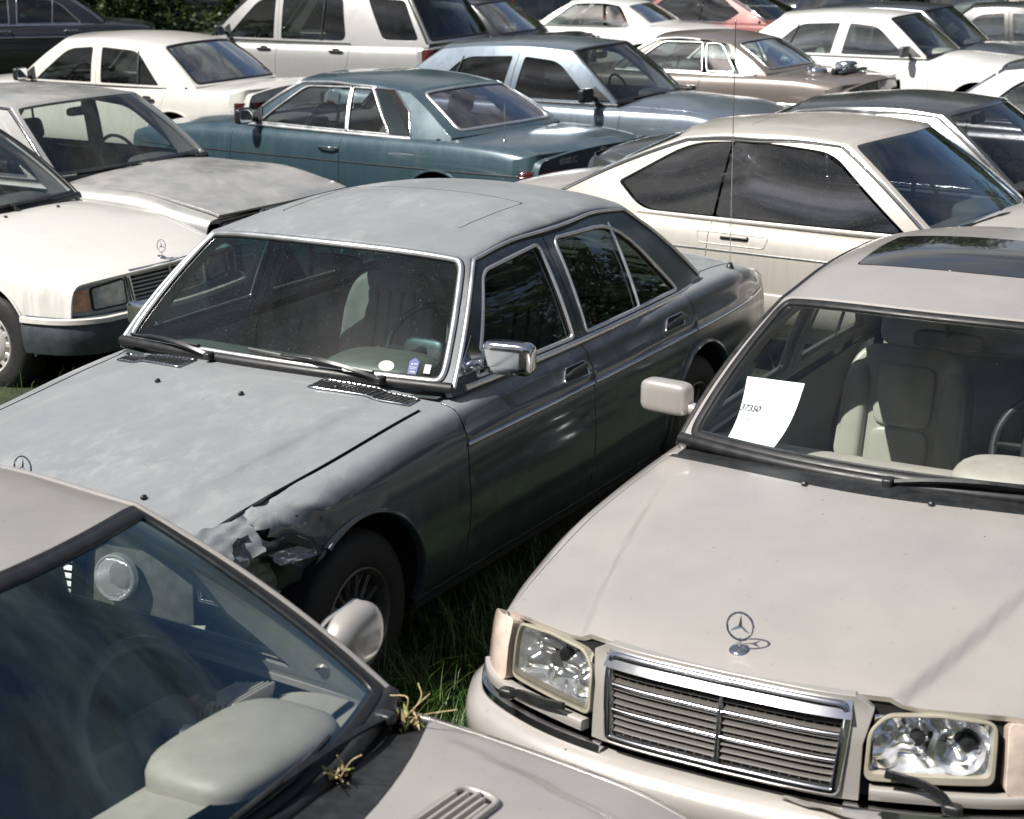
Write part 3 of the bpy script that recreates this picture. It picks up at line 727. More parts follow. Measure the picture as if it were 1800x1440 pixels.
    C = b.path([('y', shc+.006, 0.)]+[('y', shc+.006+(shr-shc)*(k/6)**2, hy(shr)*(k/6)) for k in range(1, 7)]+[('y', fb[0][0]+.03, wsy(fb[0][0])-.02), ('y', fb[2][0]+.06+(fb[0][0]-fb[2][0])*.5, .38), ('y', fb[2][0]+.05, 0.)])
    panel(mb, b.S, C, step=st, sc=sc, off=p.get('cowloff', -.004), flange=.02); cowl = both(mb).build('cowl', p.get('cowlmat', M), root)
    rb = g['r']; mb = MB()
    C = b.path([('y', rb[2][0]-.06, 0.), ('y', rb[0][0]-.05, wsy(rb[0][0])-.02), ('y', rb[0][0]+.02, wsy(rb[0][0])-.0), ('y', strf, ty(strf)), ('y', strf, 0.)][::1])
    panel(mb, b.S, C, step=st, sc=sc, off=-.003, flange=.01); both(mb).build('rear_deck', M, root)
    # roof
    mb = MB(); sun = p.get('sunroof'); holes = []
    Lr = abs(rb[3][0]-fb[3][0]); rsc = (Lr, .95)
    if sun:
        s0, s1, yh, glassy = sun; pp = lambda s: (s-fb[3][0])/(rb[3][0]-fb[3][0]); yr = float(b.yg(1.7, b.ZR(1.7)))
        v0 = qv(yh/yr); sp = rnd([(pp(s0)*Lr, -v0*.95), (pp(s1)*Lr, -v0*.95), (pp(s1)*Lr, v0*.95), (pp(s0)*Lr, v0*.95)], .03)
        sp = dens(sp, .04)/np.array(rsc); c = sp.mean(0); holes = [c+(sp-c)*[1+.010/(s1-s0), 1+.009/yh]]
    panel(mb, b.R, dens([(0, -1), (1, -1), (1, 1), (0, 1)], .02), holes, step=(.06, .05), sc=rsc, flange=0.004, inner=.03, mi_in=1)
    roof = mb.build('roof', [M2, HEADL], root)
    if sun:
        mb = MB(); panel(mb, b.R, sp, step=(.06, .05), sc=rsc, flange=.012, off=-.0005 if not glassy else .002); mb.build('sunroof', p.get('sunmat', M2), roof)
        if 1:
            mb = MB(); panel(mb, b.R, holes[0], step=(.1, .1), sc=rsc, flange=0, off=-.016); mb.build('sunroof_seal', SHELL, roof)
    # windscreen and rear window
    def screen(S2, nm, gm, ins, r, chrome, frit, e, rub=.016):
        q0 = qv(1-ins[0]); q0b = qv(1-ins[3]) if len(ins) > 3 else q0; t0, t1 = ins[1], 1-ins[2]; hh = math.hypot(e[2][0]-e[3][0], e[2][1]-e[3][1])
        R_ = [(-q0b, t0*hh), (q0b, t0*hh), (q0, t1*hh), (-q0, t1*hh)]; A = dens(rnd(R_, r, 7), .03)/np.array([1, hh])
        mb = MB(); panel(mb, S2, A, step=(.08, .08), sc=(.9, hh), off=-.004, flange=0)
        go = mb.build(nm, gm, root)
        mb = MB(); full = dens([(-1, 0), (1, 0), (1, 1), (-1, 1)], .03); panel(mb, S2, full, [A], step=(.1, .1), sc=(.9, hh), flange=0, inner=.025, mi_in=0); mb.build(nm+'_frame', p.get('framemat', M2), root)
        if chrome is not None:
            mb = MB(); trim(mb, S2, A, half_round(rub*2, .005), True); mb.build(nm+'_seal', RUBBER, root)
            if chrome: mb = MB(); trim(mb, S2, A, half_round(p.get('wcw', .018 if detail else .022), .011), True, 0); mb.build(nm+'_trim', chrome, root)
        if frit:
            mb = MB(); c = A.mean(0); k = (A-c); I = c+k*np.array([1-frit[0], 1]); I[:, 1] = np.clip(I[:, 1], t0+frit[1], t1-frit[2]); panel(mb, S2, A, [I], step=(.1, .1), sc=(.9, hh), off=-.0065, flange=0); mb.build('windshield_band' if nm == 'windshield' else 'rear_window_band', PLASTIC, go)
        return go, A
    wi = p.get('wins', (.045, .05, .04)); go, WA = screen(b.WF, 'windshield', p['glassf'], wi, .07, p.get('wchrome'), p.get('frit'), fb)
    if detail: mb = MB(); trim(mb, b.WF, [(v, .012) for v in np.linspace(-1, 1, 50)], half_round(.040, .016), False, 0); mb.build('windshield_base_seal', RUBBER, root)
    ri = p.get('rwins', (.06, .06, .05)); gr, RA = screen(b.WR, 'rear_window', p['glassr'], ri, .08, p.get('rchrome', p.get('wchrome')), p.get('rfrit'), rb)
    # greenhouse sides
    E0 = [(fb[0][0]+(fb[1][0]-fb[0][0])*t, fb[0][1]+(fb[1][1]-fb[0][1])*t+g.get('curve', .02)*4*t*(1-t)) for t in np.linspace(0, 1, 14)]
    rail = [(s, float(b.ZR(s))) for s in np.linspace(fb[1][0], rb[1][0], 30)[1:-1]]
    E1 = [(rb[1][0]+(rb[0][0]-rb[1][0])*t, rb[1][1]+(rb[0][1]-rb[1][1])*t+g.get('curve', .02)*4*t*(1-t)) for t in np.linspace(0, 1, 14)]
    zlo = lambda s: b.zb0-.02
    DP = np.array(rnd(g['D'], g.get('Dr', .05))); DPo = dens(DP, .03, True)
    outer = E0+rail+E1; outer = outer+[(outer[-1][0], zlo(0)), (outer[0][0], zlo(0))]
    outer = dens(outer, .04)
    # door-opening polygon raised off the belt so that the ring stays one piece
    gsc = (1, 1)
    mb = MB(); QW = [dens(rnd(q, .06), .03) for q in g.get('qwin', [])]; panel(mb, b.G, outer, [DPo]+QW, step=(.06, .06), flange=.0, inner=.028, mi_in=1)
    for sg, q in ((1, mb), (-1, mb.mirror())): q.build('pillar_frame', [M, HEADL], root)
    wins = [dens(rnd(w_['p'], w_.get('r', .03)), .03) for w_ in g['win']]
    if not p.get('frameless'):
        B0, B1 = g['B']; polys = [clip(DPo, (B0[0]-gp, B0[1]), (B1[0]-gp, B1[1]), 1), clip(DPo, (B0[0]+gp, B0[1]), (B1[0]+gp, B1[1]), -1)] if B0 else [DPo]
        if B0 and polys[0][:, 0].mean() > polys[1][:, 0].mean(): polys = [clip(DPo, (B0[0]-gp, B0[1]), (B1[0]-gp, B1[1]), -1), clip(DPo, (B0[0]+gp, B0[1]), (B1[0]+gp, B1[1]), 1)]
        dd = [doorsF, doorsR]
        for i, pl in enumerate(polys):
            c = pl.mean(0); pl = dens(pl, .03); hl = [w_ for w_ in wins if inside(pl, w_.mean(0)[None])[0]]
            mb = MB(); panel(mb, b.G, pl, hl, step=(.06, .06), flange=.014, off=.001, inner=.03, mi_in=1)
            for sg, q in ((0, mb), (1, mb.mirror())):
                q.build('window_frame', [p.get('dframemat', M), HEADL], dd[i][sg] if dd[i] else root)
    for q_ in QW:
        mb = MB(); panel(mb, b.G, q_, step=(.12, .12), flange=0, off=-.006)
        for sg, q in ((0, mb), (1, mb.mirror())): q.build('side_window', p['glasss'], rf[sg])
    tm = p.get('wtrim', CHROME)
    for i, w_ in enumerate(wins):
        par = doorsF if wins[i][:, 0].mean() < g['B'][0][0] else (doorsR or rf)
        mb = MB(); panel(mb, b.G, w_, step=(.12, .12), flange=0, off=-.010)
        gm = g['win'][i].get('g', p['glasss'])
        for sg, q in ((0, mb), (1, mb.mirror())): q.build('side_window', gm, par[sg])
        if tm and detail:
            mb = MB(); trim(mb, b.G, w_, half_round(g.get('tw', .016), .007), True, .002); mb.join(MB())
            mr = MB(); trim(mr, b.G, wins[i].mean(0)+(w_-wins[i].mean(0))*.985, flat(.012, .001), True, -.006)
            for sg in (0, 1):
                (mb if sg == 0 else mb.mirror()).build('window_trim', tm, par[sg]); (mr if sg == 0 else mr.mirror()).build('window_seal', RUBBER, par[sg])
    for bar in g.get('bars', []):
        mb = MB(); trim(mb, b.G, dens([bar[0], bar[1]], .04, False), half_round(bar[2] if len(bar) > 2 else .014, .007), False, 0); par = doorsR or rf
        for sg, q in ((0, mb), (1, mb.mirror())): q.build('window_bar', bar[3] if len(bar) > 3 else (tm or PLASTIC), par[sg])
    if p.get('belttrim'):
        mb = MB(); bs = p['belttrim']; ss = np.linspace(bs[0], bs[1], 50); trim(mb, b.G, [(s, b.zb0-.006) for s in ss], flat(.022, .008), False, .003)
        both(mb).build('belt_trim', p.get('beltmat', CHROME), root)
    else:
        mb = MB(); ss = np.linspace(sfd+.05, (srd if not coupe else g['win'][-1]['p'][-1][0]), 50); trim(mb, b.G, [(s, b.zb0-.004) for s in ss], flat(.016, .006), False, .002); [q.build('belt_seal', PLASTIC, root) for q in (mb, mb.mirror())]
    if p.get('gutter'):
        s0_, s1_ = p.get('gutr', (0., 1.)); pts = E0+rail+E1; n = len(pts); pts = pts[int(n*s0_):int(n*s1_)+1]; pts = dens(pts, .03, False)
        mb = MB(); c = np.array([1.8, 1.1]); pts2 = []
        for q in pts: v = c-q; pts2.append(q+v/np.linalg.norm(v)*p.get('gutin', .012))
        trim(mb, b.G, pts2, half_round(.016, .012), False, .0); both(mb).build('gutter_trim', p['gutter'], root)
        mb = MB(); pts3 = [q+(c-q)/np.linalg.norm(c-q)*.014 for q in np.array(pts2)]; trim(mb, b.G, pts3, flat(.014, .002), False, .001); both(mb).build('gutter_seal', RUBBER, root)
    # side mouldings
    for (z0, s0, s1, wd, ht, mm) in p.get('mould', []):
        mb = MB(); zz = z0 if callable(z0) else (lambda s, z0=z0: z0)
        segs = [(s0, s1)]
        for cut in (sfd, sb_)+(() if coupe else (srd,)):
            segs = [x for a_, c_ in segs for x in (((a_, cut-.006), (cut+.006, c_)) if a_ < cut-.02 and c_ > cut+.02 else ((a_, c_),))]
        for a_, c_ in segs: trim(mb, b.S, [(s, b.vz(s, zz(s))) for s in np.linspace(a_, c_, max(4, int((c_-a_)/.04)))], flat(wd, ht) if wd > .03 else half_round(wd, ht), False, 0)
        [q.build('side_moulding', mm, root) for q in (mb, mb.mirror())]
    # wheel arch lips and wells
    al = p.get('archlip', .022)
    for c in (0, wb):
        a = math.degrees(math.asin((zsill-Zw)/Ra)); A = arc((c, Zw), Ra+.004, a, 180-a, 40); A = [q for q in A if sf+.02 < q[0] < sr-.02]
        for sg in (1, -1):
            A2 = [q for q in A if q[0] > -.20] if (p.get('dent') and c == 0 and sg > 0) else A; mb = MB()
            trim(mb, b.S, [(s, b.vz(s, z)) for s, z in A2], [(-al/2, -.02), (-al/2, .004), (-al/6, .012), (al/3, .010), (al/2, -.02)], False, 0)
            (mb if sg > 0 else mb.mirror()).build('wheel_arch', M, root)
    mb = MB()
    for c in (0, wb):
        for sg in (1, -1):
            A = np.linspace(math.radians(-12), math.radians(192), 30); y0, y1 = sg*(float(b.W(c))-.03), sg*.42; V = []; F_ = []
            for a in A: V += [(-(c+(Ra+.012)*math.cos(a)), y0, Zw+(Ra+.012)*math.sin(a)), (-(c+(Ra+.012)*math.cos(a)), y1, Zw+(Ra+.012)*math.sin(a))]
            F_ = [[2*i, 2*i+1, 2*i+3, 2*i+2] for i in range(29)]; mb.auto(V, F_)
            k = len(V); V2 = [(-(c), y1, Zw)]+[(-(c+(Ra+.012)*math.cos(a)), y1, Zw+(Ra+.012)*math.sin(a)) for a in A]; mb.auto(V2, [[0, i, i+1] for i in range(1, 30)])
    # dark inner shell: floor, engine bay and trunk liners
    def shell(s0, s1, vlo=.0, vhi=1., off=-.03, n=14):
        us = np.linspace(s0, s1, n); V, _ = b.S.ev([(u, v) for u in us for v in np.linspace(vlo, vhi, 24)]); N_ = _; V = V+N_*off
        F_ = [[i*24+j, i*24+j+1, (i+1)*24+j+1, (i+1)*24+j] for i in range(n-1) for j in range(23)]; q = MB(); q.add(V, F_, N_, 0); return both(q)
    q = MB(); ve = b.vz(0, Zw+Ra+.02)
    mb.join(shell(sf+.02, fb[0][0]+.04, ve+.03, 1.)); mb.join(shell(rb[0][0]-.02, sr-.02, b.vz(wb, Zw+Ra+.02)+.03, 1.))
    mb.join(shell(Ra+.01, wb-Ra-.01, .0, b.vz(1.5, .5), -.024)); 
    W0 = float(b.W(1.5))-.06
    box(mb, (-(wb/2), 0, .24), (wb-2*Ra, 2*W0, .02)); box(mb, (-(fb[0][0]+.06), 0, .55), (.02, 2*W0, .60)); box(mb, (-(wb/2), 0, .30), (p['sr']-p['sf']-.3, .8, .06))
    box(mb, (-(rb[0][0]-.10), 0, .60), (.02, 2*W0-.1, .62))
    mb.build('underbody', SHELL, root)
    # wheels
    for s, sy in ((0, 1), (0, -1), (wb, 1), (wb, -1)):
        if detail == 0 and not p.get('wheels0', True): break
        wheel(root, s, sy*(float(b.W(s))-.135), zw, .20, p.get('rim', 'slots'), p.get('rimmat'), p.get('steer', 0) if s == 0 else 0)
    # interior
    if True:
        zb = b.zb0; s0 = fb[2][0]; mb = MB(); Y = float(b.yg(s0+.3, zb))-.05; dz = p.get('dashz', -.015)
        prof = [(s0-.02, zb-.04+dz+.03), (s0+.12, zb+dz-.005), (s0+.30, zb+dz), (s0+.42, zb-.03+dz), (s0+.45, zb-.10), (s0+.40, zb-.25), (s0+.36, zb-.38), (s0-.02, zb-.38)]
        ys = np.linspace(-Y, Y, 21); V = []; m = len(prof); bw = fb[0][0]-fb[2][0]
        pc = cat(prof[:7], .03); pc = np.concatenate([pc, [prof[7]]]); m = len(pc)
        for y in ys:
            for s, z in pc: V.append((-(s+bw*.8*(y/Y)**2*(1 if s < s0+.2 else .3)), y, z))
        F_ = [[i*m+j, (i+1)*m+j, (i+1)*m+j+1, i*m+j+1] for i in range(20) for j in range(m-1)]
        V = np.array(V); N_ = vnorm(V, F_); 
        if N_[m+3][2] < 0: F_ = [f[::-1] for f in F_]; N_ = -N_
        mb.add(V, F_, N_); 
        dash = mb.build('dashboard', p.get('dashmat', intm), root)
        mb = MB(); hs = p.get('binn', (.30, .44, .13)); pillow(mb, (-(s0+.29), .36, zb+dz-.0), hs, (.6, .6), nu=28); mb.build('instrument_hood', p.get('dashmat', intm), dash)
        steering(root, s0+p.get('sws', .62), .36, zb-.02, p.get('swmat', PLASTIC), r=p.get('swr', .195), thin=p.get('swth', .013))
        ss = p.get('seats', s0+1.18)
        for y in (.36, -.36): seat(root, ss, y, intm, ribs=(p.get('ribs', True) if detail > 0 else False), top=zb+.06, headrest=p.get('hr', True))
        if p.get('rearseat', True):
            rs = rb[0][0]-.62; mb = MB(); pillow(mb, (-(rs-.1), 0, .40), (.5, 1.25, .22), (.3, .4)); R = Matrix.Rotation(-.35, 4, 'Y')
            for y in (-.33, .33): pillow(mb, (-(rs+.26), y, .68), (.16, .62, .58), (.3, .4), R)
            o = mb.build('rear_seat', intm, root)
            if p.get('hr2', True):
                for y in (-.34, .34): mb = MB(); pillow(mb, (-(rs+.38), y, zb+.07), (.09, .24, .15), (.4, .5), R); mb.build('headrest', intm, o)
        mb = MB(); box(mb, (-((rb[0][0]+rb[2][0])/2-.30), 0, zb-.015), (.62, 1.20, .02), 0, None, .004); mb.build('parcel_shelf', p.get('shelfmat', intm), root)
        mb = MB(); pillow(mb, (-(fb[3][0]+.10), .0, fb[3][1]-.12), (.03, .24, .065), (.4, .5)); tube(mb, [(-(fb[3][0]+.08), 0, fb[3][1]-.10), (-(fb[3][0]+.03), 0, fb[3][1]-.01)], .008, 6); o = mb.build('rearview_mirror', PLASTIC, root)
    return b, root, dict(hood=hood, cowl=cowl, roof=roof, trunk=tr, fend=fend, doorsF=doorsF, doorsR=doorsR, rf=rf, glass=go, dash=dash, WA=WA)
# ------------------------------------------------------------------ front and tail details
def bumper(root, plan, z, prof, m, name='bumper', mats=None, sgn=1):
    """closed (a out, b up) profile swept round the plan curve (s, y) of one half"""
    H = cat(plan, .03); F = np.concatenate([(H*[1, -1])[::-1], H[1:]]); P = np.stack([-F[:, 0], F[:, 1], np.full(len(F), z)], 1)
    mb = MB(); sweep(mb, P, (0, 0, 1), [(a*sgn, b) for a, b in prof], False); return mb.build(name, m, root)
def on(surf, pts, step=.02): return dens(pts, step)

def make_template_123():
    p = D(paint=None, wb=2.80, sf=-.66, sr=3.78, zb=.20, W=[(-.66, .80), (-.45, .845), (0, .873), (.7, .885), (1.7, .892), (2.8, .880), (3.4, .85), (3.78, .79)],
          ZS=[(-.66, .775), (-.5, .80), (0, .845), (.65, .905), (1.7, .925), (2.7, .945), (3.1, .94), (3.5, .91), (3.78, .86)],
          ZC=[(-.66, .80), (-.60, .835), (-.45, .868), (0, .915), (.5, .955), (.8, .965), (2.6, .975), (3.0, .985), (3.3, .975), (3.65, .935), (3.78, .89)],
          TUM=[(-.66, .04), (0, .05), (2, .06), (3.78, .05)], topm=2.6, rsh=.03,
          ridges=[(lambda s: .80+.02*s if s < 1 else .82, .010, .015), (lambda s: .665, -.004, .02), (lambda s: .42, -.004, .02)],
          crease=lambda s, y: -.012*sstep((y-(.52+.0*s))/.05)*sstep((1.-s)/.5),
          bowf=.10, bows=.4, bowr=.05, sfd=.66, sb=1.655, srd=2.71, HY=[(-.66, .70), (0, .725), (.55, .74)], TY=[(3.08, .70), (3.78, .66)], shr=(.56, .42), strf=3.10,
          zsill=.27, Ra=.355, rw=.31, fz=.42, rz=.42,
          g=D(Yb=[(.6, .775), (1.2, .805), (1.7, .815), (2.6, .795), (3.1, .74)], Yr=[(.6, .62), (1.1, .615), (1.8, .63), (2.45, .59), (3.1, .52)], zb=.945, zr=1.35, curve=.016,
              f=[(.70, .95), (1.12, 1.345), (.60, .965), (1.02, 1.395)], r=[(3.02, .965), (2.50, 1.342), (3.10, .985), (2.58, 1.395)],
              ZR=[(1.5, 1.375), (2.1, 1.378)], ZT=[(1.35, 1.438), (1.8, 1.468), (2.3, 1.448)],
              D=[(.77, .95), (1.10, 1.325), (1.72, 1.362), (2.36, 1.345), (2.76, .95)], Dr=[.01, .10, .3, .26, .01], B=((1.665, .94), (1.665, 1.38)),
              win=[D(p=[(.87, .962), (1.15, 1.295), (1.605, 1.328), (1.60, .962)], r=[.02, .05, .03, .02]), D(p=[(1.715, .962), (1.735, 1.332), (2.32, 1.31), (2.67, .962)], r=[.02, .04, .20, .03])],
              bars=[((2.24, .965), (2.27, 1.315))]),
          belttrim=(.78, 2.86), gutter=CHROME, wchrome=CHROME, wins=(.05, .045, .05), rwins=(.07, .06, .06))
    return p
def mk(**k):
    """car parameters from a few main dimensions (metres; s runs back from the front axle)"""
    g = lambda n, d: k.get(n, d)
    w, sf, sr, wb = k['w'], k['sf'], k['sr'], k['wb']; zf, zc, zb, zt, zp = k['zf'], k['zc'], k['zb'], k['zt'], k['zp']
    wsb, wst, rst, rsb = k['wsb'], k['wst'], k['rst'], k['rsb']; yb, yr = k['yb'], k['yr']; zr = g('zr', zp-.075)
    bw = g('bw', .14); nose = g('nose', .05)
    p = D(paint=None, wb=wb, sf=sf, sr=sr, zb=.20,
          W=[(sf, w-g('taperf', .085)), (sf+.2, w-.045), (0, w-.018), (.8, w-.005), (1.8, w), (wb, w-.008), (wb+.6, w-.03), (sr, w-g('taperr', .08))],
          ZS=[(sf, zf-nose), (sf+.14, zf-.022), (0, zc-.085), (wsb, zb-.03), (1.8, zb-.012), (rsb, zb), (rsb+.3, zb-.005), (sr-.15, zt-.04), (sr, zt-.085)],
          ZC=[(sf, zf-nose*.6), (sf+.07, zf), (sf+.25, zf+.035), (0, zc-.045), (wsb-.15, zc), (wsb+.2, zb+.02), (rsb-.2, zb+.03), (rsb+.12, zb+.035), (sr-.15, zt+.01), (sr, zt-.03)],
          TUM=[(sf, .04), (0, .055), (2, .065), (sr, .055)], topm=g('topm', 2.4), rsh=g('rsh', .035), ridges=g('ridges', []), crease=g('crease', None),
          bowf=g('bowf', .10), bows=.4, bowr=g('bowr', .06), sfd=g('sfd', wsb-.06), sb=g('sB', 1.72), srd=g('srd', 2.6), HY=g('HY', [(sf, w-.20), (0, w-.155), (wsb-.1, w-.15)]), TY=g('TY', [(rsb, w-.20), (sr, w-.20)]),
          shr=g('shr', (wsb-.10, wsb-.10-bw*1.2)), strf=g('strf', rsb+.09), zsill=.27, Ra=g('Ra', .345), rw=g('rw', .305), fz=g('fz', .44), rz=g('rz', .44),
          g=D(Yb=[(wsb-.1, yb-.035), (1.2, yb), (1.8, yb+.005), (rsb-.35, yb-.015), (rsb+.05, yb-.065)], Yr=[(wsb-.1, yr), (wst, yr), (1.8, yr+.015), (rst, yr-.03), (rsb, yr-.07)], zb=zb, zr=zr, curve=g('curve', .02), bulge=g('bulge', .014), rf=g('rf', (2.3, .6)),
              f=[(wsb, zb+.005), (wst, zr), (wsb-bw, zb+.015), (wst-bw*.85, g('zft', zp-.03))], r=[(rsb, zb+.02), (rst, zr-.03), (rsb+.11, zb+.035), (rst+.09, zp-.055)],
              ZR=g('ZR', [((wst*2+rst)/3, zr+.022), ((wst+2*rst)/3, zr+.012)]), ZT=g('ZT', [((wst*3+rst)/4, zp-.006), ((wst+rst)/2, zp), ((wst+3*rst)/4, zp-.016)]),
              qwin=g('qwin', []), D=k['D'], Dr=g('Dr', .06), B=g('B', ((g('sB', 1.72), zb), (g('sB', 1.72)-.07, zr+.05))), win=k['win'], bars=g('bars', []), tw=g('tw', .016)),
          coupe=g('coupe', False))
    for n in ('frameless', 'binn', 'swr', 'archlip', 'steer', 'rim', 'rimmat', 'wins', 'rwins', 'hr', 'ribs'): 
        if n in k: p[n] = k[n]
    return p
# windows shared by the boxy sedans: (s, z) corners
def t201(**o):
    return mk(**merge(D(w=.839, sf=-.62, sr=3.55, wb=2.665, zf=.80, zc=.93, zb=.895, zt=.955, zp=1.385, wsb=.60, wst=1.13, rst=2.38, rsb=2.88, yb=.755, yr=.585,
        D=[(.74, .90), (1.20, 1.275), (1.70, 1.31), (2.20, 1.28), (2.58, .90)], Dr=[.01, .10, .3, .14, .01], sB=1.66, srd=2.56,
        win=[D(p=[(.84, .915), (1.22, 1.235), (1.545, 1.262), (1.60, .915)], r=[.02, .10, .03, .02]), D(p=[(1.72, .915), (1.66, 1.265), (2.12, 1.24), (2.46, .915)], r=[.02, .03, .10, .03])],
        bars=[((2.20, .915), (2.13, 1.24), .02, PLASTIC)], rsh=.03, bw=.12), **o))
def t202(**o):
    def cre(s, y):
        k = sstep((.55-s)/1.0); yc = .36+.30*np.clip((s+.7)/1.15, 0, 1)**.8
        return .020*k*(1-sstep((y-yc)/.04))
    return mk(**merge(D(w=.86, sf=-.60, sr=3.65, wb=2.69, zf=.775, zc=.955, zb=.93, zt=.95, zp=1.395, wsb=.60, wst=1.14, rst=2.36, rsb=2.90, yb=.775, yr=.60, crease=cre, nose=.035, rsh=.04,
        D=[(.74, .935), (1.22, 1.28), (1.72, 1.315), (2.2, 1.28), (2.62, .935)], Dr=[.01, .12, .3, .16, .01], sB=1.68, srd=2.60,
        win=[D(p=[(.84, .95), (1.24, 1.24), (1.56, 1.268), (1.62, .95)], r=[.02, .12, .03, .02]), D(p=[(1.75, .95), (1.69, 1.268), (2.12, 1.24), (2.48, .95)], r=[.02, .03, .12, .03])],
        bars=[((2.24, .95), (2.14, 1.24), .02, PLASTIC)], bowf=.20, bw=.17, HY=[(-.60, .715), (-.3, .735), (.5, .74)], taperf=.09), **o))
def t124(**o):
    return mk(**merge(D(w=.87, sf=-.66, sr=3.78, wb=2.80, zf=.81, zc=.965, zb=.91, zt=.965, zp=1.43, wsb=.63, wst=1.17, rst=2.52, rsb=3.05, yb=.785, yr=.61,
        D=[(.78, .915), (1.24, 1.30), (1.78, 1.34), (2.34, 1.31), (2.78, .915)], Dr=[.01, .10, .3, .14, .01], sB=1.74, srd=2.76,
        win=[D(p=[(.88, .93), (1.27, 1.265), (1.62, 1.295), (1.68, .93)], r=[.02, .10, .03, .02]), D(p=[(1.81, .93), (1.74, 1.295), (2.26, 1.27), (2.64, .93)], r=[.02, .03, .12, .03])],
        bars=[((2.38, .93), (2.27, 1.27), .02, PLASTIC)], bw=.13), **o))
def t126(**o):
    return mk(**merge(D(w=.91, sf=-.66, sr=3.95, wb=2.935, zf=.80, zc=.955, zb=.90, zt=.95, zp=1.425, wsb=.64, wst=1.18, rst=2.58, rsb=3.12, yb=.815, yr=.63,
        D=[(.80, .905), (1.25, 1.29), (1.8, 1.335), (2.38, 1.30), (2.84, .905)], Dr=[.01, .10, .3, .14, .01], sB=1.76, srd=2.80,
        win=[D(p=[(.90, .92), (1.28, 1.255), (1.64, 1.285), (1.70, .92)], r=[.02, .10, .03, .02]), D(p=[(1.83, .92), (1.76, 1.285), (2.3, 1.26), (2.70, .92)], r=[.02, .03, .12, .03])],
        bars=[((2.42, .92), (2.3, 1.26), .02, PLASTIC)], bw=.15, bowf=.12), **o))
def tsec(**o):
    return mk(**merge(D(w=.90, sf=-.66, sr=3.85, wb=2.85, zf=.80, zc=.94, zb=.872, zt=.94, zp=1.395, wsb=.66, wst=1.26, rst=2.30, rsb=3.15, yb=.81, yr=.60, coupe=True, frameless=True,
        D=[(.80, .876), (1.33, 1.275), (1.80, 1.31), (2.25, 1.27), (2.67, 1.02), (2.47, .876)], Dr=[.01, .10, .3, .14, .03, .10], sB=1.98,
        win=[D(p=[(.84, .886), (1.345, 1.263), (1.80, 1.298), (1.955, 1.292), (1.970, .886)], r=[.05, .14, .2, .02, .02]), D(p=[(1.988, .886), (1.974, 1.292), (2.24, 1.258), (2.64, 1.022), (2.455, .886)], r=[.02, .02, .14, .03, .10])],
        bw=.16, bowf=.12), **o))
def t107(**o):
    return mk(**merge(D(w=.895, sf=-.66, sr=3.72, wb=2.82, zf=.79, zc=.92, zb=.90, zt=.895, zp=1.325, wsb=.68, wst=1.20, rst=2.34, rsb=2.86, yb=.80, yr=.60, coupe=True, frameless=True,
        D=[(.82, .905), (1.26, 1.235), (1.7, 1.26), (2.20, 1.245), (2.41, 1.09), (2.50, .905)], Dr=[.01, .06, .3, .04, .04, .02], sB=1.83,
        win=[D(p=[(.86, .915), (1.27, 1.222), (1.76, 1.238), (1.84, .915)], r=[.02, .06, .02, .02]), D(p=[(1.86, .915), (1.78, 1.238), (1.98, 1.238), (2.28, .915)], r=[.01, .02, .01, .01])],
        bw=.12, bowf=.10, rwins=(.16, .10, .10)), **o))
def tsl(**o):     # short roadster with hard top
    return mk(**merge(D(w=.895, sf=-.66, sr=3.40, wb=2.46, zf=.79, zc=.92, zb=.90, zt=.885, zp=1.30, wsb=.68, wst=1.18, rst=2.02, rsb=2.50, yb=.79, yr=.60, coupe=True, frameless=True,
        D=[(.82, .905), (1.24, 1.225), (1.6, 1.245), (1.98, 1.225), (2.24, .905)], Dr=[.01, .06, .2, .10, .05], sB=1.80,
        win=[D(p=[(.88, .915), (1.25, 1.20), (1.72, 1.21), (1.80, .915)], r=[.02, .05, .02, .02]), D(p=[(1.85, .925), (1.77, 1.20), (1.93, 1.205), (2.17, .925)], r=[.03, .03, .06, .05])],
        bw=.12, bowf=.10, rwins=(.14, .10, .08), strf=2.62), **o))

def tsuv(**o):
    return mk(**merge(D(w=.915, sf=-.72, sr=3.72, wb=2.82, zf=1.0, zc=1.13, zb=1.12, zt=1.14, zp=1.76, wsb=.62, wst=1.20, rst=3.28, rsb=3.62, yb=.83, yr=.64, rw=.36, Ra=.42,
        D=[(.78, 1.125), (1.26, 1.62), (1.8, 1.67), (2.50, 1.66), (2.66, 1.125)], Dr=[.01, .10, .3, .10, .08], sB=1.62, srd=2.62,
        win=[D(p=[(.88, 1.14), (1.28, 1.58), (1.52, 1.62), (1.56, 1.14)], r=[.02, .10, .03, .02]), D(p=[(1.66, 1.14), (1.62, 1.62), (2.44, 1.62), (2.56, 1.14)], r=[.02, .03, .06, .10])],
        qwin=[[(3.04, 1.17), (2.76, 1.63), (3.25, 1.61), (3.50, 1.17)]], bars=[((2.22, 1.14), (2.20, 1.62), .02, PLASTIC)], bw=.13, strf=3.69, TY=[(3.6, .70), (3.72, .66)], nose=.08, rsh=.06), **o))
def t210(**o):
    return t202(**merge(D(w=.90, zb=.965, zc=.975, zp=1.44, wsb=.565, yb=.81, yr=.63, D=[(.74, .97), (1.22, 1.32), (1.72, 1.355), (2.2, 1.32), (2.62, .97)],
        win=[D(p=[(.84, .985), (1.24, 1.285), (1.56, 1.31), (1.62, .985)], r=[.02, .12, .03, .02]), D(p=[(1.75, .985), (1.69, 1.31), (2.12, 1.285), (2.48, .985)], r=[.02, .03, .12, .03])], bars=[]), **o))

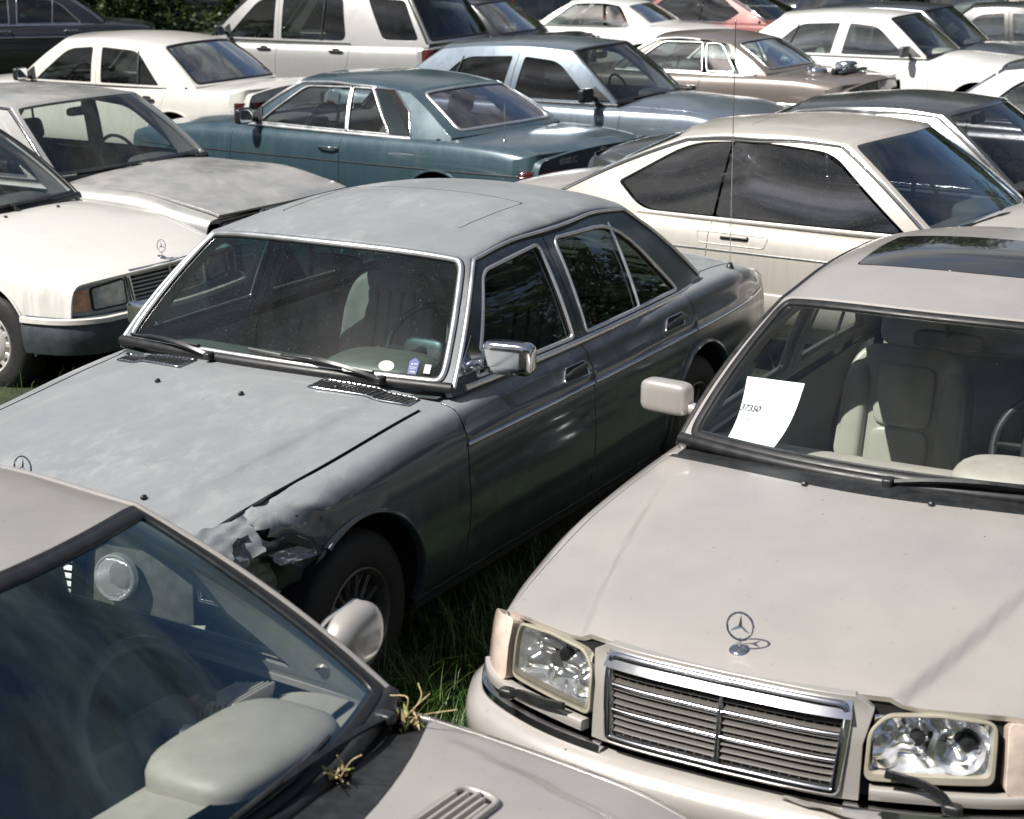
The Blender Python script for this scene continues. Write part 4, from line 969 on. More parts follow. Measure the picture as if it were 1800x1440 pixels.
def grille_part(root, F, u1t, u1b, z0, z1, ns, nvb, frame_w=.03, slat=None, bars=(), back=-.03, split=True, inner=None, thick=.010, slope=.35):
    """chrome shell > slats, a few bright horizontal bars, a middle bar"""
    o = dens(rnd([(-u1b, z0), (u1b, z0), (u1t, z1), (-u1t, z1)], [.01, .01, .03, .03]), .02)
    mb = MB(); trim(mb, F, o, [(-frame_w/2, -.02), (-frame_w/2, .008), (-frame_w/4, .014), (frame_w/4, .012), (frame_w/2, .0), (frame_w/2, -.02)], True, 0); g = mb.build('grille', CHROME, root)
    mb = MB(); panel(mb, F, o, step=(.1, .1), off=back, flange=0); mb.build('grille_backing', SHELL, g)
    W_ = lambda z: u1b+(u1t-u1b)*(z-z0)/(z1-z0)-frame_w*.4
    mb = MB()
    for k in range(ns):
        z = z0+(z1-z0)*(k+.5)/ns; h = (z1-z0)/ns*.62
        pr = [(h*.45, -.016), (h*.5, -.003), (h*.35, .0), (-h*.5, -.009), (-h*.45, -.016)]
        trim(mb, F, [(u, z) for u in np.linspace(-W_(z), W_(z), 15)], pr)
    for k in range(nvb):
        u = -u1b+(2*u1b)*(k+.5)/nvb; P, N = F.ev([(u, z) for z in np.linspace(z0+.01, z1-.01, 4)]); sweep(mb, P-N*.014, N, [(-.002, -.01), (-.002, .006), (.002, .006), (.002, -.01)])
    mb.build('grille_slats', slat or PLASTIC, g)
    mb = MB()
    for t in bars:
        z = z0+(z1-z0)*t; trim(mb, F, [(u, z) for u in np.linspace(-W_(z), W_(z), 15)], half_round(thick, .006))
    if split: trim(mb, F, [(0, z) for z in np.linspace(z0, z1, 6)], half_round(.012, .009))
    if bars or split: mb.build('grille_bars', DULLCHROME, g)
    return g
def lamp(root, F, poly, side, lens, name='headlight', bezel=None, depth=.08, bowls=(), lensoff=.004, glassy=True, bw=.02):
    """sunken reflector box > bowls, lens, bezel"""
    A = dens(rnd(poly, .018), .02); q = MB(); c = A.mean(0)
    P, N = F.ev(A); q2 = []; back = P-N*depth; cc = back.mean(0); back = cc+(back-cc)*.80; n = len(P); V = np.concatenate([P, back, [cc]])
    Fc = [[i, (i+1) % n, n+(i+1) % n, n+i] for i in range(n)]+[[n+i, n+(i+1) % n, 2*n] for i in range(n)]
    Nn = vnorm(V, Fc)
    if Nn[2*n]@N[0] < 0: Fc = [f[::-1] for f in Fc]; Nn = -Nn
    q.add(V, Fc, Nn)
    for (u, z, r) in bowls:
        Pc, Nc = F.ev([(u, z)]); Pc, Nc = Pc[0], Nc[0]; lathe(q, [(r, -.012), (r*.85, -depth*.45), (r*.6, -depth*.72), (r*.25, -depth*.88), (.001, -depth*.9)], Pc, Nc, 28)
        lathe(q, [(.001, -depth*.35), (.011, -depth*.38), (.013, -depth*.85)], Pc, Nc, 10)
    def mk_(mb, nm, m, par): return (mb if side > 0 else mb.mirror()).build(nm, m, par)
    o = mk_(q, name, REFL if glassy else PLASTIC, root)
    if lens is not None:
        l = MB(); panel(l, F, A, step=(.05, .05), flange=0, off=lensoff); mk_(l, 'lens', lens, o)
    if bezel is not None:
        l = MB(); trim(l, F, A, flat(bw, .006, -.02), True, .001); mk_(l, 'bezel', bezel, o)
    return o
def star_ornament(root, b, s, r=.038, z=None, name='hood_ornament', base=True, tilt=0):
    P, N = b.S.ev([(s, 1.0)]); P, N = P[0], N[0]; mb = star_mb(r, .004, .0032); mb.xf(frame(P+np.array([0, 0, r+.028]), (0, 1, 0), (1, 0, .12)))
    tube(mb, [P+np.array([0, 0, -.004]), P+np.array([0, 0, .03])], .004, 6)
    if base: lathe(mb, [(0, .006), (.014, .006), (.026, .002), (.028, -.004)], P, N, 20)
    return mb.build(name, CHROME, root)
def simple_nose(root, b, p, kind='rect', zc=None, plan=None, zl=None, glassm=None, indm=None):
    sf = p['sf']; w = float(b.W(sf)); bf = p['bowf']; zf = float(b.ZC(sf)); z1 = zf-.01; z0 = z1-p.get('noseh', .22)
    plan = plan or [(sf-bf+.01, 0), (sf-bf*.85+.01, .25), (sf-bf*.5+.01, .48), (sf-.01, w-.14), (sf+.05, w-.03), (sf+.2, w+.012), (sf+.3, w+.02)]
    F = fascia(plan, [(.2, -.04), (z0, -.02), (z1, .005)], .2, z1+.02)
    gu = .34; A = [(-gu, z0), (gu, z0), (gu, z1-.01), (-gu, z1-.01)]; ul = F.uy(w-.14); ui = F.L-.12
    L1 = [(gu+.03, z0+.01), (ul-.02, z0+.01), (ul-.02, z1-.045), (gu+.03, z1-.025)]; L2 = [(ul, z0+.01), (ui, z0+.02), (ui, z1-.05), (ul, z1-.045)]
    mb = MB(); panel(mb, F, dens([(-F.L+.02, z0-.05), (F.L-.02, z0-.05), (F.L-.02, z1-.01), (-F.L+.02, z1-.01)], .04), [dens(h, .03) for h in (L1, [(-u, z) for u, z in L1][::-1], L2, [(-u, z) for u, z in L2][::-1])], step=(.06, .06), off=-.012, flange=.01)
    mb.build('front_panel', p['paint'], root)
    grille_part(root, F, gu, gu-.02, z0, z1+.005, 8, 0, .028, bars=())
    for sd in (1, -1):
        lamp(root, F, L1, sd, glassm or LENSC, bezel=PLASTIC, bowls=[((gu+ul)/2, (z0+z1)/2-.01, .065)], bw=.01); lamp(root, F, L2, sd, indm or ORANGE, 'turn_signal', glassy=False, depth=.03)
    o = bumper(root, [(s-.07*(1 if y < w-.06 else .3), y*1.03) for s, y in plan], .43, [(-.02, -.13), (.03, -.13), (.05, -.06), (.055, .02), (.03, .075), (-.03, .08)][::-1], p.get('bumpmat', PLASTIC))
    o = bumper(root, [(s-.07*(1 if y < w-.06 else .3), y*1.03) for s, y in plan], .475, [(.04, 0), (.062, .004), (.062, .03), (.04, .034)][::-1], p.get('bumpchrome', CHROME), 'bumper_trim')
    if p.get('starr', True): star_ornament(root, b, sf+.06, .036)
    return F
def simple_tail(root, b, p, lampm=None, z0=None, z1=None, badge=None, ribs=False, u_in=.46, plate=False, lampside=.16):
    sr = p['sr']; w = float(b.W(sr)); bf = p['bowr']; zt = float(b.ZC(sr)); 
    plan = [(sr+bf-.01, 0), (sr+bf*.8-.01, .3), (sr+bf*.35-.01, .58), (sr-.02, w-.08), (sr-.06, w-.015), (sr-.16, w+.012), (sr-.3, w+.03)]
    z1 = z1 or zt-.13; z0 = z0 or z1-.16; F = fascia(plan, [(.2, -.03), (z1, -.012), (zt, .004)], .2, zt, -1)
    ui = F.uy(u_in); uo = F.L-lampside; A = [(ui, z0), (uo, z0+.01), (uo, z1), (ui, z1)]; An = [(-u, z) for u, z in A][::-1]
    mb = MB(); panel(mb, F, dens([(-F.L+.1, .45), (F.L-.1, .45), (F.L-.1, zt-.05), (F.L-.30, zt-.005), (-F.L+.30, zt-.005), (-F.L+.1, zt-.05)], .04), [dens(A, .03), dens(An, .03)], step=(.06, .06), off=-.003, flange=.01); mb.build('rear_panel', p['paint'], root)
    for sd in (1, -1):
        o = lamp(root, F, A, sd, None, 'tail_light', glassy=False, depth=.03)
        mb = MB(); panel(mb, F, dens(rnd(A, .02), .03), step=(.05, .05), off=.008, flange=.02)
        if ribs:
            for k in range(5): z = z0+(z1-z0)*(k+.5)/5; trim(mb, F, [(u, z) for u in np.linspace(ui+.01, uo-.01, 12)], half_round((z1-z0)/6, .012))
        (mb if sd > 0 else mb.mirror()).build('lens', lampm or REDL, o)
    bumper(root, [(s+.07*(1 if y < w-.06 else .3), y*1.03) for s, y in plan], .43, [(-.02, -.13), (.03, -.13), (.05, -.06), (.055, .02), (.03, .08), (-.03, .085)], p.get('bumpmat', PLASTIC), sgn=-1)
    bumper(root, [(s+.07*(1 if y < w-.06 else .3), y*1.03) for s, y in plan], .48, [(.04, 0), (.062, .004), (.062, .03), (.04, .034)], p.get('bumpchrome', CHROME), 'bumper_trim', sgn=-1)
    if badge is not None:
        P, N = F.ev([(0, zt-.06)]); mb = star_mb(.042, .004, .004); mb.xf(frame(P[0]+N[0]*.012, (0, -1, 0), N[0])); mb.build('trunk_emblem', BTRIM, root)
        tx, yy = badge; t = text_mb(tx, .066, .008, .2); u = F.uy(yy); P, N = F.ev([(u, zt-.075)]); t.xf(frame(P[0]+N[0]*.010, (0, -1, 0), N[0])); t.build('model_badge', BTRIM, root)
    if plate:
        mb = MB(); P, N = F.ev([(0, .60)]); box(mb, P[0]+N[0]*.01, (.02, .52, .12)); mb.build('number_plate', plain('plate_dark', (.03, .035, .04), .4), root)
    return F
# ------------------------------------------------------------------ ground and grass
m, nt = mat('grass_soil'); pb = nd(nt, 'ShaderNodeBsdfPrincipled'); oc = nd(nt, 'ShaderNodeTexCoord').outputs['Object']
nt.links.new(mixc(nt, ramp(nt, noise(nt, oc, 3, 8), .4, .6), (.018, .020, .010), (.030, .042, .014)), pb.inputs['Base Color']); pb.inputs['Roughness'].default_value = .95; fin(nt, pb.outputs[0])
mb = MB(); mb.add([(-400, -400, 0), (400, -400, 0), (400, 400, 0), (-400, 400, 0)], [[0, 1, 2, 3]], [(0, 0, 1)]*4); tag(mb.build('ground', m), kind='structure')
# ------------------------------------------------------------------ the cars
GRP = 'old cars parked close together on the lot'
g_clear = glass('car_glass', (.86, .91, .89), .03)
g_side = glass('side_glass_dark', (.26, .30, .29), .012, speck=.15)
g_tint = glass('bronze_side_glass', (.16, .155, .17), .02, film=2.6)
g_wA = glass('windshield_green', (.86, .94, .91), .015, speck=.16, film=.75, grad=(1.27, 1.345, (.10, .50, .52)))
g_wB = glass('windshield_clear', (.93, .96, .94), .008, speck=.05, film=.75)
g_wC = glass('windshield_sky_tint', (.86, .90, .885), .012, speck=.02, film=2.0, gcol=(.50, .72, .80))  # gcol puts the blue of the reflected sky into the pane
g_far = glass('far_glass', (.55, .63, .61), .06, dcol=(.5, .52, .52), film=3.6)
int_grey = plain('grey_green_leather', (.32, .35, .34), .45, var=.15, scale=9)
int_dark = plain('dark_cloth', (.045, .048, .052), .8, var=.3, scale=40)
int_beige = plain('mushroom_leather', (.36, .35, .30), .38, var=.08, scale=7)
int_black = plain('black_cloth', (.02, .02, .022), .75, var=.3, scale=40)
dash_beige = plain('pale_grey_dash', (.38, .355, .32), .5, var=.06)
int_blue = plain('dark_blue_cloth', (.04, .062, .08), .7, var=.3, scale=30)
# --- A: the blue-grey sedan in the middle
PA = paint('blue_grey_metallic', (.034, .052, .068), .3, .34, dust=.95, mottle=.85, grime=.35, dustcol=(.25, .26, .268), spots=.3, film=.85)  # dust on upward faces is paler to carry sky reflection as well
pA = merge(make_template_123(), wchrome=BTRIM, wcw=.024, wtrim=BTRIM, gutter=BTRIM, beltmat=BTRIM, paint=PA, int=int_grey, ribs=True, dashmat=plain('dark_green_dash', (.05, .065, .06), .5, var=.1), glassf=g_wA, glasss=g_side, glassr=g_side, sunroof=(1.31, 1.86, .43, False), gap=.005, hgap=.013, rimmat=plain('shaded_dirty_alloy', (.10, .10, .10), .45, .6, var=.3),  # wheel alloy: dirt plus the shade it stands in, put into the colour
           mould=[(lambda s: .765+.003*s, .66, 3.70, .018, .008, CHROME)], dent=1)
bA, cA, oA = build_car(pA, (-1.242, 6.0), -2.082, 'faded blue-grey sedan with a crumpled front fender and chrome window frames, in the middle', 'car', GRP)
# --- B: the champagne sedan at the right, grille towards the camera
PB = paint('champagne_metallic', (.475, .445, .415), .38, .30, chips=.6, spots=.25, dust=.14, grime=.15, dustcol=(.46, .42, .37), coatr=.07)
PBR = PB
pB = merge(t202(zf=.815, zp=1.45, zr=1.325, zft=1.372, rst=2.45, ZR=[(1.50, 1.378), (2.0, 1.385)], ZT=[(1.30, 1.415), (1.75, 1.452), (2.2, 1.45)]), hstep=(.022, .022), paint=PB, int=int_beige, glassf=g_wB, glasss=g_clear, glassr=g_side, sunroof=(1.40, 1.95, .44, True), sunmat=plain('sunroof_glass', (.02, .02, .022), .04, coat=1),
           cowlmat=PLASTIC, frit=(.03, .035, .03), wtrim=PLASTIC, gutter=PLASTIC, gutin=.006, ribs='panels', dashmat=dash_beige, sws=.70, binn=(.30, .44, .13), swth=.017, mould=[(.50, -.35, 3.3, .10, .012, PB)], wchrome=False)
bB, cB, oB = build_car(pB, (.918, 4.773), -2.075, 'champagne sedan with a paper sheet behind its windshield and a star standing on the hood', 'car', GRP)
# --- C: the beige car in the near left corner
PC = paint('light_beige_metallic', (.41, .385, .36), .35, .34, chips=.5, spots=.25, dust=.30, grime=.1, dustcol=(.33, .31, .27), coatr=.07)
pC = merge(t202(wsb=.56, wst=1.19), hstep=(.03, .03), framemat=PLASTIC, paint=PC, int=int_blue, glassf=g_wC, glasss=g_clear, glassr=g_side, cowlmat=PLASTIC, frit=(.02, .03, .03), wtrim=PLASTIC, gutter=PC, gutin=.004, dashmat=dash_beige, swmat=plain('steering_leather', (.03, .04, .045), .4), wchrome=False, sws=.56, ribs=False, binn=(.30, .44, .13), swth=.017)
bC, cC, oC = build_car(pC, (-.178, 2.80, -.03), -.55, 'light beige sedan with dead leaves by its wipers, nearest the camera at the lower left', 'car', GRP)
# --- D: white sedan at the left with orange turn signal
PD = paint('white_paint_mossy', (.68, .67, .63), 0, .35, dust=.30, grime=.3, dustcol=(.42, .39, .30), sc=1.2, coatr=.1)
pD = merge(t201(zf=.735, zc=.915), noseh=.175, paint=PD, int=int_dark, glassf=g_clear, glasss=g_clear, glassr=g_clear, wtrim=None, gutter=PLASTIC, gutin=.004, rim='plate', bumpmat=plain('bumper_grey', (.05, .06, .068), .5, var=.2), bumpchrome=plain('bumper_cream', (.66, .64, .58), .4, var=.1), wchrome=False, frit=(.02, .03, .02), mould=[(.40, .3, 3.3, .16, .008, plain('bumper_grey', (.05, .06, .068)))], rimmat=plain('wheel_silver', (.52, .50, .47), .35, .3, var=.15))
bD, cD, oD = build_car(pD, (-2.62, 10.55, -.06), -.50, 'dirty white sedan with an orange turn signal and flat wheel covers, at the left edge', 'car', GRP)
simple_nose(cD, bD, pD, glassm=plain('dull_lens', (.44, .45, .41), .12, coat=1, var=.4, scale=18), indm=ORANGE)
# --- E: silver sedan behind D, hood ajar
PE = paint('silver_metallic_dull', (.40, .40, .39), .5, .36, dust=.75, grime=.3, dustcol=(.34, .32, .29), sc=.8)
pE = merge(t126(), starr=False, paint=PE, int=int_dark, glassf=g_clear, glasss=g_clear, glassr=g_clear, wchrome=None, gutter=CHROME, gutin=.010, frit=(.02, .05, .0))
bE, cE, oE = build_car(pE, (-2.138, 12.4, -.06), -.529, 'dull silver sedan with its hood ajar, behind the dirty white sedan', 'car', GRP)
simple_nose(cE, bE, pE)
# --- F: the blue coupe
PF = paint('petrol_blue', (.034, .068, .088), .25, .34, dust=.22, grime=.25, dustcol=(.25, .27, .27))
pF = merge(t107(), starr=False, paint=PF, int=int_dark, glassf=g_clear, glasss=g_clear, glassr=glass('purple_rear_glass', (.35, .35, .40), .05, film=3.0, gcol=(.78, .77, .85)), wchrome=BTRIM, rchrome=BTRIM, wcw=.03, wtrim=BTRIM, beltmat=BTRIM, belttrim=(.75, 2.5), gutter=BTRIM, gutr=(.0, .62), mould=[(lambda s: .66+.01*s, -.5, 3.6, .012, .004, RUBBER)])
bF, cF, oF = build_car(pF, (-2.34, 16.04), 2.509, 'petrol blue coupe with louvred rear side windows', 'car', GRP, detail=1)
simple_nose(cF, bF, pF); simple_tail(cF, bF, pF, ribs=True, badge=('450SLC', .46))
# --- G: white sedan behind, tail to the right
PG = paint('cream_white', (.60, .58, .54), 0, .32, dust=.12, grime=.12)
pG = merge(t201(), paint=PG, int=int_dark, glassf=g_clear, glasss=g_side, glassr=g_far, wtrim=None, gutin=.004, wchrome=False, gutter=None, rfrit=(.08, .04, .02), bumpmat=PG)
bG, cG, oG = build_car(pG, (-5.349, 19.787, .0), 2.653, 'cream white sedan with dark red tail lights, behind the blue coupe', 'car', GRP, detail=1)
simple_nose(cG, bG, pG); simple_tail(cG, bG, pG, badge=('190E', .42)); cG.rotation_euler.y = .0
# --- H: black sedan at the top left
PH = paint('black_paint', (.010, .012, .016), .0, .2, dust=.05, grime=.05)
pH = merge(make_template_123(), paint=PH, int=int_dark, glassf=g_clear, glasss=g_side, glassr=g_side, gutter=CHROME, mould=[(.765, -.4, 3.7, .02, .008, CHROME)])
bH, cH, oH = build_car(pH, (-9.43, 28.07, -.05), 3.42, 'black sedan with chrome window frames at the top left corner', 'car', GRP, detail=1)
simple_nose(cH, bH, pH); simple_tail(cH, bH, pH)
# --- I: the silver-white estate with tall body
PI = paint('silver_white', (.46, .455, .445), .45, .30, dust=.05, grime=.1)
pI = merge(tsuv(), paint=PI, int=int_dark, glassf=g_clear, glasss=g_side, glassr=g_side, wtrim=None, gutter=PLASTIC, wchrome=False)
bI, cI, oI = build_car(pI, (-3.832, 22.843), 2.676, 'silver-white off-road car with dark glass and black door handles, behind the cream white sedan', 'car', GRP, detail=1)
simple_nose(cI, bI, pI); simple_tail(cI, bI, pI, z0=.80, z1=1.08, u_in=.66)
# --- J: pale blue sedan
PJ = paint('pale_blue_metallic', (.17, .21, .25), .5, .28, dust=.15, grime=.15, dustcol=(.3, .32, .33))
pJ = merge(t124(), paint=PJ, int=int_black, glassf=g_clear, glasss=g_side, glassr=g_side, wtrim=None, gutter=None, wchrome=False, sunroof=(1.45, 1.98, .42, False), hoodmat=PJ, mould=[(.42, .3, 3.4, .15, .008, PJ)])
bJ, cJ, oJ = build_car(pJ, (1.854, 16.414, .02), -.499, 'pale blue metallic sedan with a black door mirror, behind the petrol blue coupe', 'car', GRP, detail=1)
simple_nose(cJ, bJ, pJ); simple_tail(cJ, bJ, pJ)
# --- K: brown roadster with hard top
PK = paint('brown_grey_paint', (.16, .135, .12), .2, .34, dust=.2, grime=.15)
pK = merge(tsl(), starr=False, paint=PK, int=int_grey, glassf=g_far, glasss=g_far, glassr=g_far, wchrome=BTRIM, wtrim=BTRIM, beltmat=BTRIM, belttrim=(.75, 2.5), gutter=BTRIM, gutr=(0, .55), mould=[(.64, -.5, 3.2, .02, .006, DULLCHROME)], hr2=False)
bK, cK, oK = build_car(pK, (.891, 20.6, .05), 2.583, 'brown roadster with a hard top and chrome scraps on its trunk lid', 'car', GRP, detail=1)
simple_nose(cK, bK, pK); simple_tail(cK, bK, pK, lampm=SHELL, badge=('450SL', .42))
# --- L: champagne coupe right of centre
PL = paint('champagne_pale', (.50, .47, .425), .25, .34, dust=.35, grime=.25, dustcol=(.36, .33, .28))
pL = merge(tsec(zt=.89, sr=3.70), paint=PL, int=plain('taupe_cloth', (.16, .14, .13), .7), glassf=glass('dirty_windshield', (.5, .6, .62), .06, speck=.2, film=1.8, gcol=(.68, .80, .92)), glasss=g_tint, glassr=g_tint, wtrim=None, wchrome=None, gutter=CHROME, gutin=.022, belttrim=(.80, 2.48), beltmat=PL, sunroof=(1.40, 1.95, .42, False), mould=[(.40, .3, 3.4, .17, .01, PL), (lambda s: .70, -.4, 3.6, .012, .005, CHROME)])  # bluish gcol on the windshield paints in the sky's reflection
bL, cL, oL = build_car(pL, (3.264, 9.812, .03), -.588, 'pale champagne coupe with bronze side glass and dust on the roof, behind the champagne sedan', 'car', GRP)
simple_nose(cL, bL, pL); simple_tail(cL, bL, pL)
# --- M: dark grey coupe at the right
PM = paint('graphite_metallic', (.085, .09, .095), .55, .26, dust=.1, grime=.1)
pM = merge(tsec(), paint=PM, int=int_black, glassf=g_clear, glasss=g_tint, glassr=g_tint, wtrim=CHROME, wchrome=None, gutter=CHROME, gutin=.022, sunroof=(1.40, 1.95, .42, False))
bM, cM, oM = build_car(pM, (4.2, 11.55), -.588, 'graphite coupe with a black roof and bright mirror-like side glass, beyond the pale champagne coupe', 'car', GRP, detail=1)
simple_nose(cM, bM, pM); simple_tail(cM, bM, pM)
# --- N: white sedan top right
PN = paint('bright_white', (.80, .79, .76), 0, .3, dust=.05, grime=.08)
pN = merge(t124(), paint=PN, int=int_beige, glassf=g_clear, glasss=g_far, glassr=g_far, wtrim=None, gutter=None, wchrome=False)
bN, cN, oN = build_car(pN, (5.799, 21.623), -.516, 'bright white sedan with a grey door mirror, behind the brown roadster', 'car', GRP, detail=1)
simple_nose(cN, bN, pN)
PO = paint('blue_black', (.05, .065, .08), .4, .3, dust=.15, grime=.1)
pN2 = merge(t126(), paint=PO, int=int_dark, glassf=g_clear, glasss=g_side, glassr=g_side, wtrim=None, gutter=None, wchrome=False)
bN2, cN2, oN2 = build_car(pN2, (6.6, 23.35), -.52, 'blue-black sedan hidden but for its roof, hood and windshield behind the bright white sedan', 'car', GRP, detail=0)
simple_nose(cN2, bN2, pN2)
# --- O: grey sedan at the right edge
PO2 = paint('dark_grey_paint', (.06, .06, .06), .4, .3, dust=.1)
pO = merge(t124(), paint=PO2, int=int_dark, glassf=g_far, glasss=g_far, glassr=g_far, wtrim=None, gutter=None, wchrome=False, belttrim=(.8, 2.7), mould=[(.60, .3, 3.4, .03, .01, CHROME)])
bO, cO, oO = build_car(pO, (5.9, 27.3, -.12), 2.65, 'dark grey sedan with pale cloudy glass near the top right corner', 'car', GRP, detail=0)
# --- R: silver sedan cut off by the right edge
PR = paint('steel_silver', (.13, .135, .14), .6, .25, dust=.1)
pR = merge(make_template_123(), paint=PR, roofpaint=PM, int=int_grey, glassf=g_clear, glasss=g_far, glassr=g_far, gutter=None)
bR, cR, oR = build_car(pR, (6.45, 13.9), -.60, 'steel silver sedan with a black roof, cut off by the right edge of the picture', 'car', GRP, detail=1)
simple_tail(cR, bR, pR)
# --- P: white roadster with hard top, Q: red coupe
pP = merge(tsl(), paint=PN, int=int_grey, glassf=g_far, glasss=g_far, glassr=g_far, wchrome=None, gutter=None)
bP, cP, oP = build_car(pP, (.083, 28.8), 2.70, 'white roadster with a white hard top at the top middle', 'car', GRP, detail=0)
simple_tail(cP, bP, pP)
PQ = paint('faded_red', (.22, .065, .055), .1, .35, dust=.2)
pQ = merge(tsec(), paint=PQ, int=int_black, glassf=g_side, glasss=g_tint, glassr=g_side, wchrome=CHROME, gutter=CHROME, belttrim=(.8, 2.48), wtrim=BTRIM)
bQ, cQ, oQ = build_car(pQ, (1.9, 31.0), 2.50, 'faded red coupe with chrome round its windows, behind the white roadster', 'car', GRP, detail=0)
simple_tail(cQ, bQ, pQ)
# ------------------------------------------------------------------ details of the near cars
def sl(b, s, y): return (s, b.vy(s, y))
def cowl_vent(root, b, y0, y1, s0f, s1f, side, n=20):
    mb = MB(); Y = np.linspace(y0, y1, 14); lo = [(s0f(y), b.vy(s0f(y), y)) for y in Y]; hi = [(s1f(y), b.vy(s1f(y), y)) for y in Y]
    o_ = dens(lo+hi[::-1], .03); panel(mb, b.S, o_, step=(.1, .1), sc=(1, 1.6), flange=.0, off=.002); fr = MB(); trim(fr, b.S, o_, half_round(.007, .004, 4, -.002), True, .001)
    for k in range(n):
        y = y0+(y1-y0)*(k+.5)/n; trim(fr, b.S, [sl(b, s, y-.006+.012*t) for t, s in [(t, s0f(y)+(s1f(y)-s0f(y))*t) for t in (0, .33, .66, 1)]], [(-.0022, -.002), (-.0012, .005), (.0012, .005), (.0022, -.002)], False, .001)
    if side < 0: mb = mb.mirror(); fr = fr.mirror()
    o = mb.build('cowl_vent', SHELL, root); fr.build('vent_slats', DULLCHROME, o)
def nozzle(root, b, s, y):
    P, N = b.S.ev([sl(b, s, abs(y))]); mb = MB(); P = P[0]*[1, 1 if y >= 0 else -1, 1]; box(mb, P+np.array([0, 0, .006]), (.022, .016, .014), 0, None, .004); mb.build('washer_nozzle', PLASTIC, root)
def fluted(name):
    m, nt = mat(name); oc = nd(nt, 'ShaderNodeTexCoord').outputs['Object']; tr = nd(nt, 'ShaderNodeBsdfTransparent'); tr.inputs[0].default_value = (.95, .96, .96, 1)
    wv = nd(nt, 'ShaderNodeTexWave'); wv.bands_direction = 'Y'; wv.inputs['Scale'].default_value = 30; wv.inputs['Distortion'].default_value = .5; nt.links.new(oc, wv.inputs[0])
    bp = nd(nt, 'ShaderNodeBump'); bp.inputs['Strength'].default_value = .8; bp.inputs['Distance'].default_value = .004; nt.links.new(wv.outputs[1], bp.inputs['Height'])
    gl = nd(nt, 'ShaderNodeBsdfGlossy'); gl.inputs['Roughness'].default_value = .12; nt.links.new(bp.outputs[0], gl.inputs['Normal']); df = nd(nt, 'ShaderNodeBsdfDiffuse'); df.inputs[0].default_value = (.75, .75, .72, 1)
    a = nd(nt, 'ShaderNodeMixShader'); a.inputs[0].default_value = .22; nt.links.new(tr.outputs[0], a.inputs[1]); nt.links.new(gl.outputs[0], a.inputs[2])
    b = nd(nt, 'ShaderNodeMixShader'); b.inputs[0].default_value = .26; nt.links.new(a.outputs[0], b.inputs[1]); nt.links.new(df.outputs[0], b.inputs[2]); fin(nt, b.outputs[0]); return m
LB = fluted('fluted_lamp_glass')
# --- A
for sd in (1, -1): cowl_vent(cA, bA, .30, .68, lambda y: .462+.12*(y/.74)**2, lambda y: .575+.075*(y/.74)**2, sd, 19)
for s, y in ((.30, .137), (.30, -.25), (-.50, .42), (.52, .40)): nozzle(cA, bA, s, y)
wiper(cA, bA.WF, (-.74, .05), (-.27, .055), (-.20, -.03)); wiper(cA, bA.WF, (-.06, .085), (.42, .045), (.46, -.03))
for k in oA['doorsF']: handle(k, bA, 1.50, .845, 1 if k is oA['doorsF'][0] else -1, 'frame', CHROME)
for k in oA['doorsR']: handle(k, bA, 2.47, .855, 1 if k is oA['doorsR'][0] else -1, 'frame', CHROME)
mirror_part(cA, bA, .90, 1.015, 1, CHROME, size=(.10, .205, .125), out_=.075); mirror_part(cA, bA, .90, .99, -1, CHROME, size=(.08, .13, .10), out_=.01)
star_ornament(cA, bA, -.56, .036)
mb = MB(); P, N = bA.S.ev([sl(bA, 3.40, .74)]); lathe(mb, [(0, .028), (.010, .026), (.020, .004), (.022, -.003)], P[0], (0, 0, 1), 12); o = mb.build('antenna_base', PLASTIC, cA)
mb = MB(); tube(mb, [P[0]+np.array([-.0-.02*t, -.02*t, .02+1.16*t]) for t in np.linspace(0, 1, 8)], .0022, 6); pillow(mb, P[0]+np.array([-.02, -.02, 1.185]), (.008, .008, .012), (1, 1), nu=8, nv=6); mb.build('antenna', DULLCHROME, o)
# stickers on the glass, seen through it
def sticker(root, S2, pts, m, off=-.009, name='sticker'):
    mb = MB(); panel(mb, S2, dens(pts, .02), step=(.05, .05), sc=(.9, .5), flange=0, off=off); return mb.build(name, m, root)
st1 = plain('sticker_cream', (.45, .47, .40), .6); st2 = plain('sticker_blue', (.02, .04, .20), .5); st3 = plain('sticker_pale', (.45, .52, .50), .6); stw = plain('sticker_print', (.5, .55, .6), .6)
c0 = (.462, .105); sticker(oA['glass'], bA.WF, [(c0[0]+.034*math.cos(a), c0[1]+.035*math.sin(a)) for a in np.linspace(0, 2*math.pi, 24, endpoint=False)], st1, .004)
sticker(oA['glass'], bA.WF, [(.565, .07), (.610, .07), (.613, .155), (.587, .18), (.562, .155)], st2, .004)
for u, v, w_, h in ((.578, .135, .010, .008), (.597, .138, .020, .006), (.587, .115, .036, .003), (.587, .105, .030, .003), (.590, .085, .024, .008)): sticker(oA['glass'], bA.WF, rect(u-w_/2, v-h/2, u+w_/2, v+h/2), stw, .0055, 'sticker_print')
sticker(oA['glass'], bA.WF, rect(.648, .085, .688, .145), st3, .004)
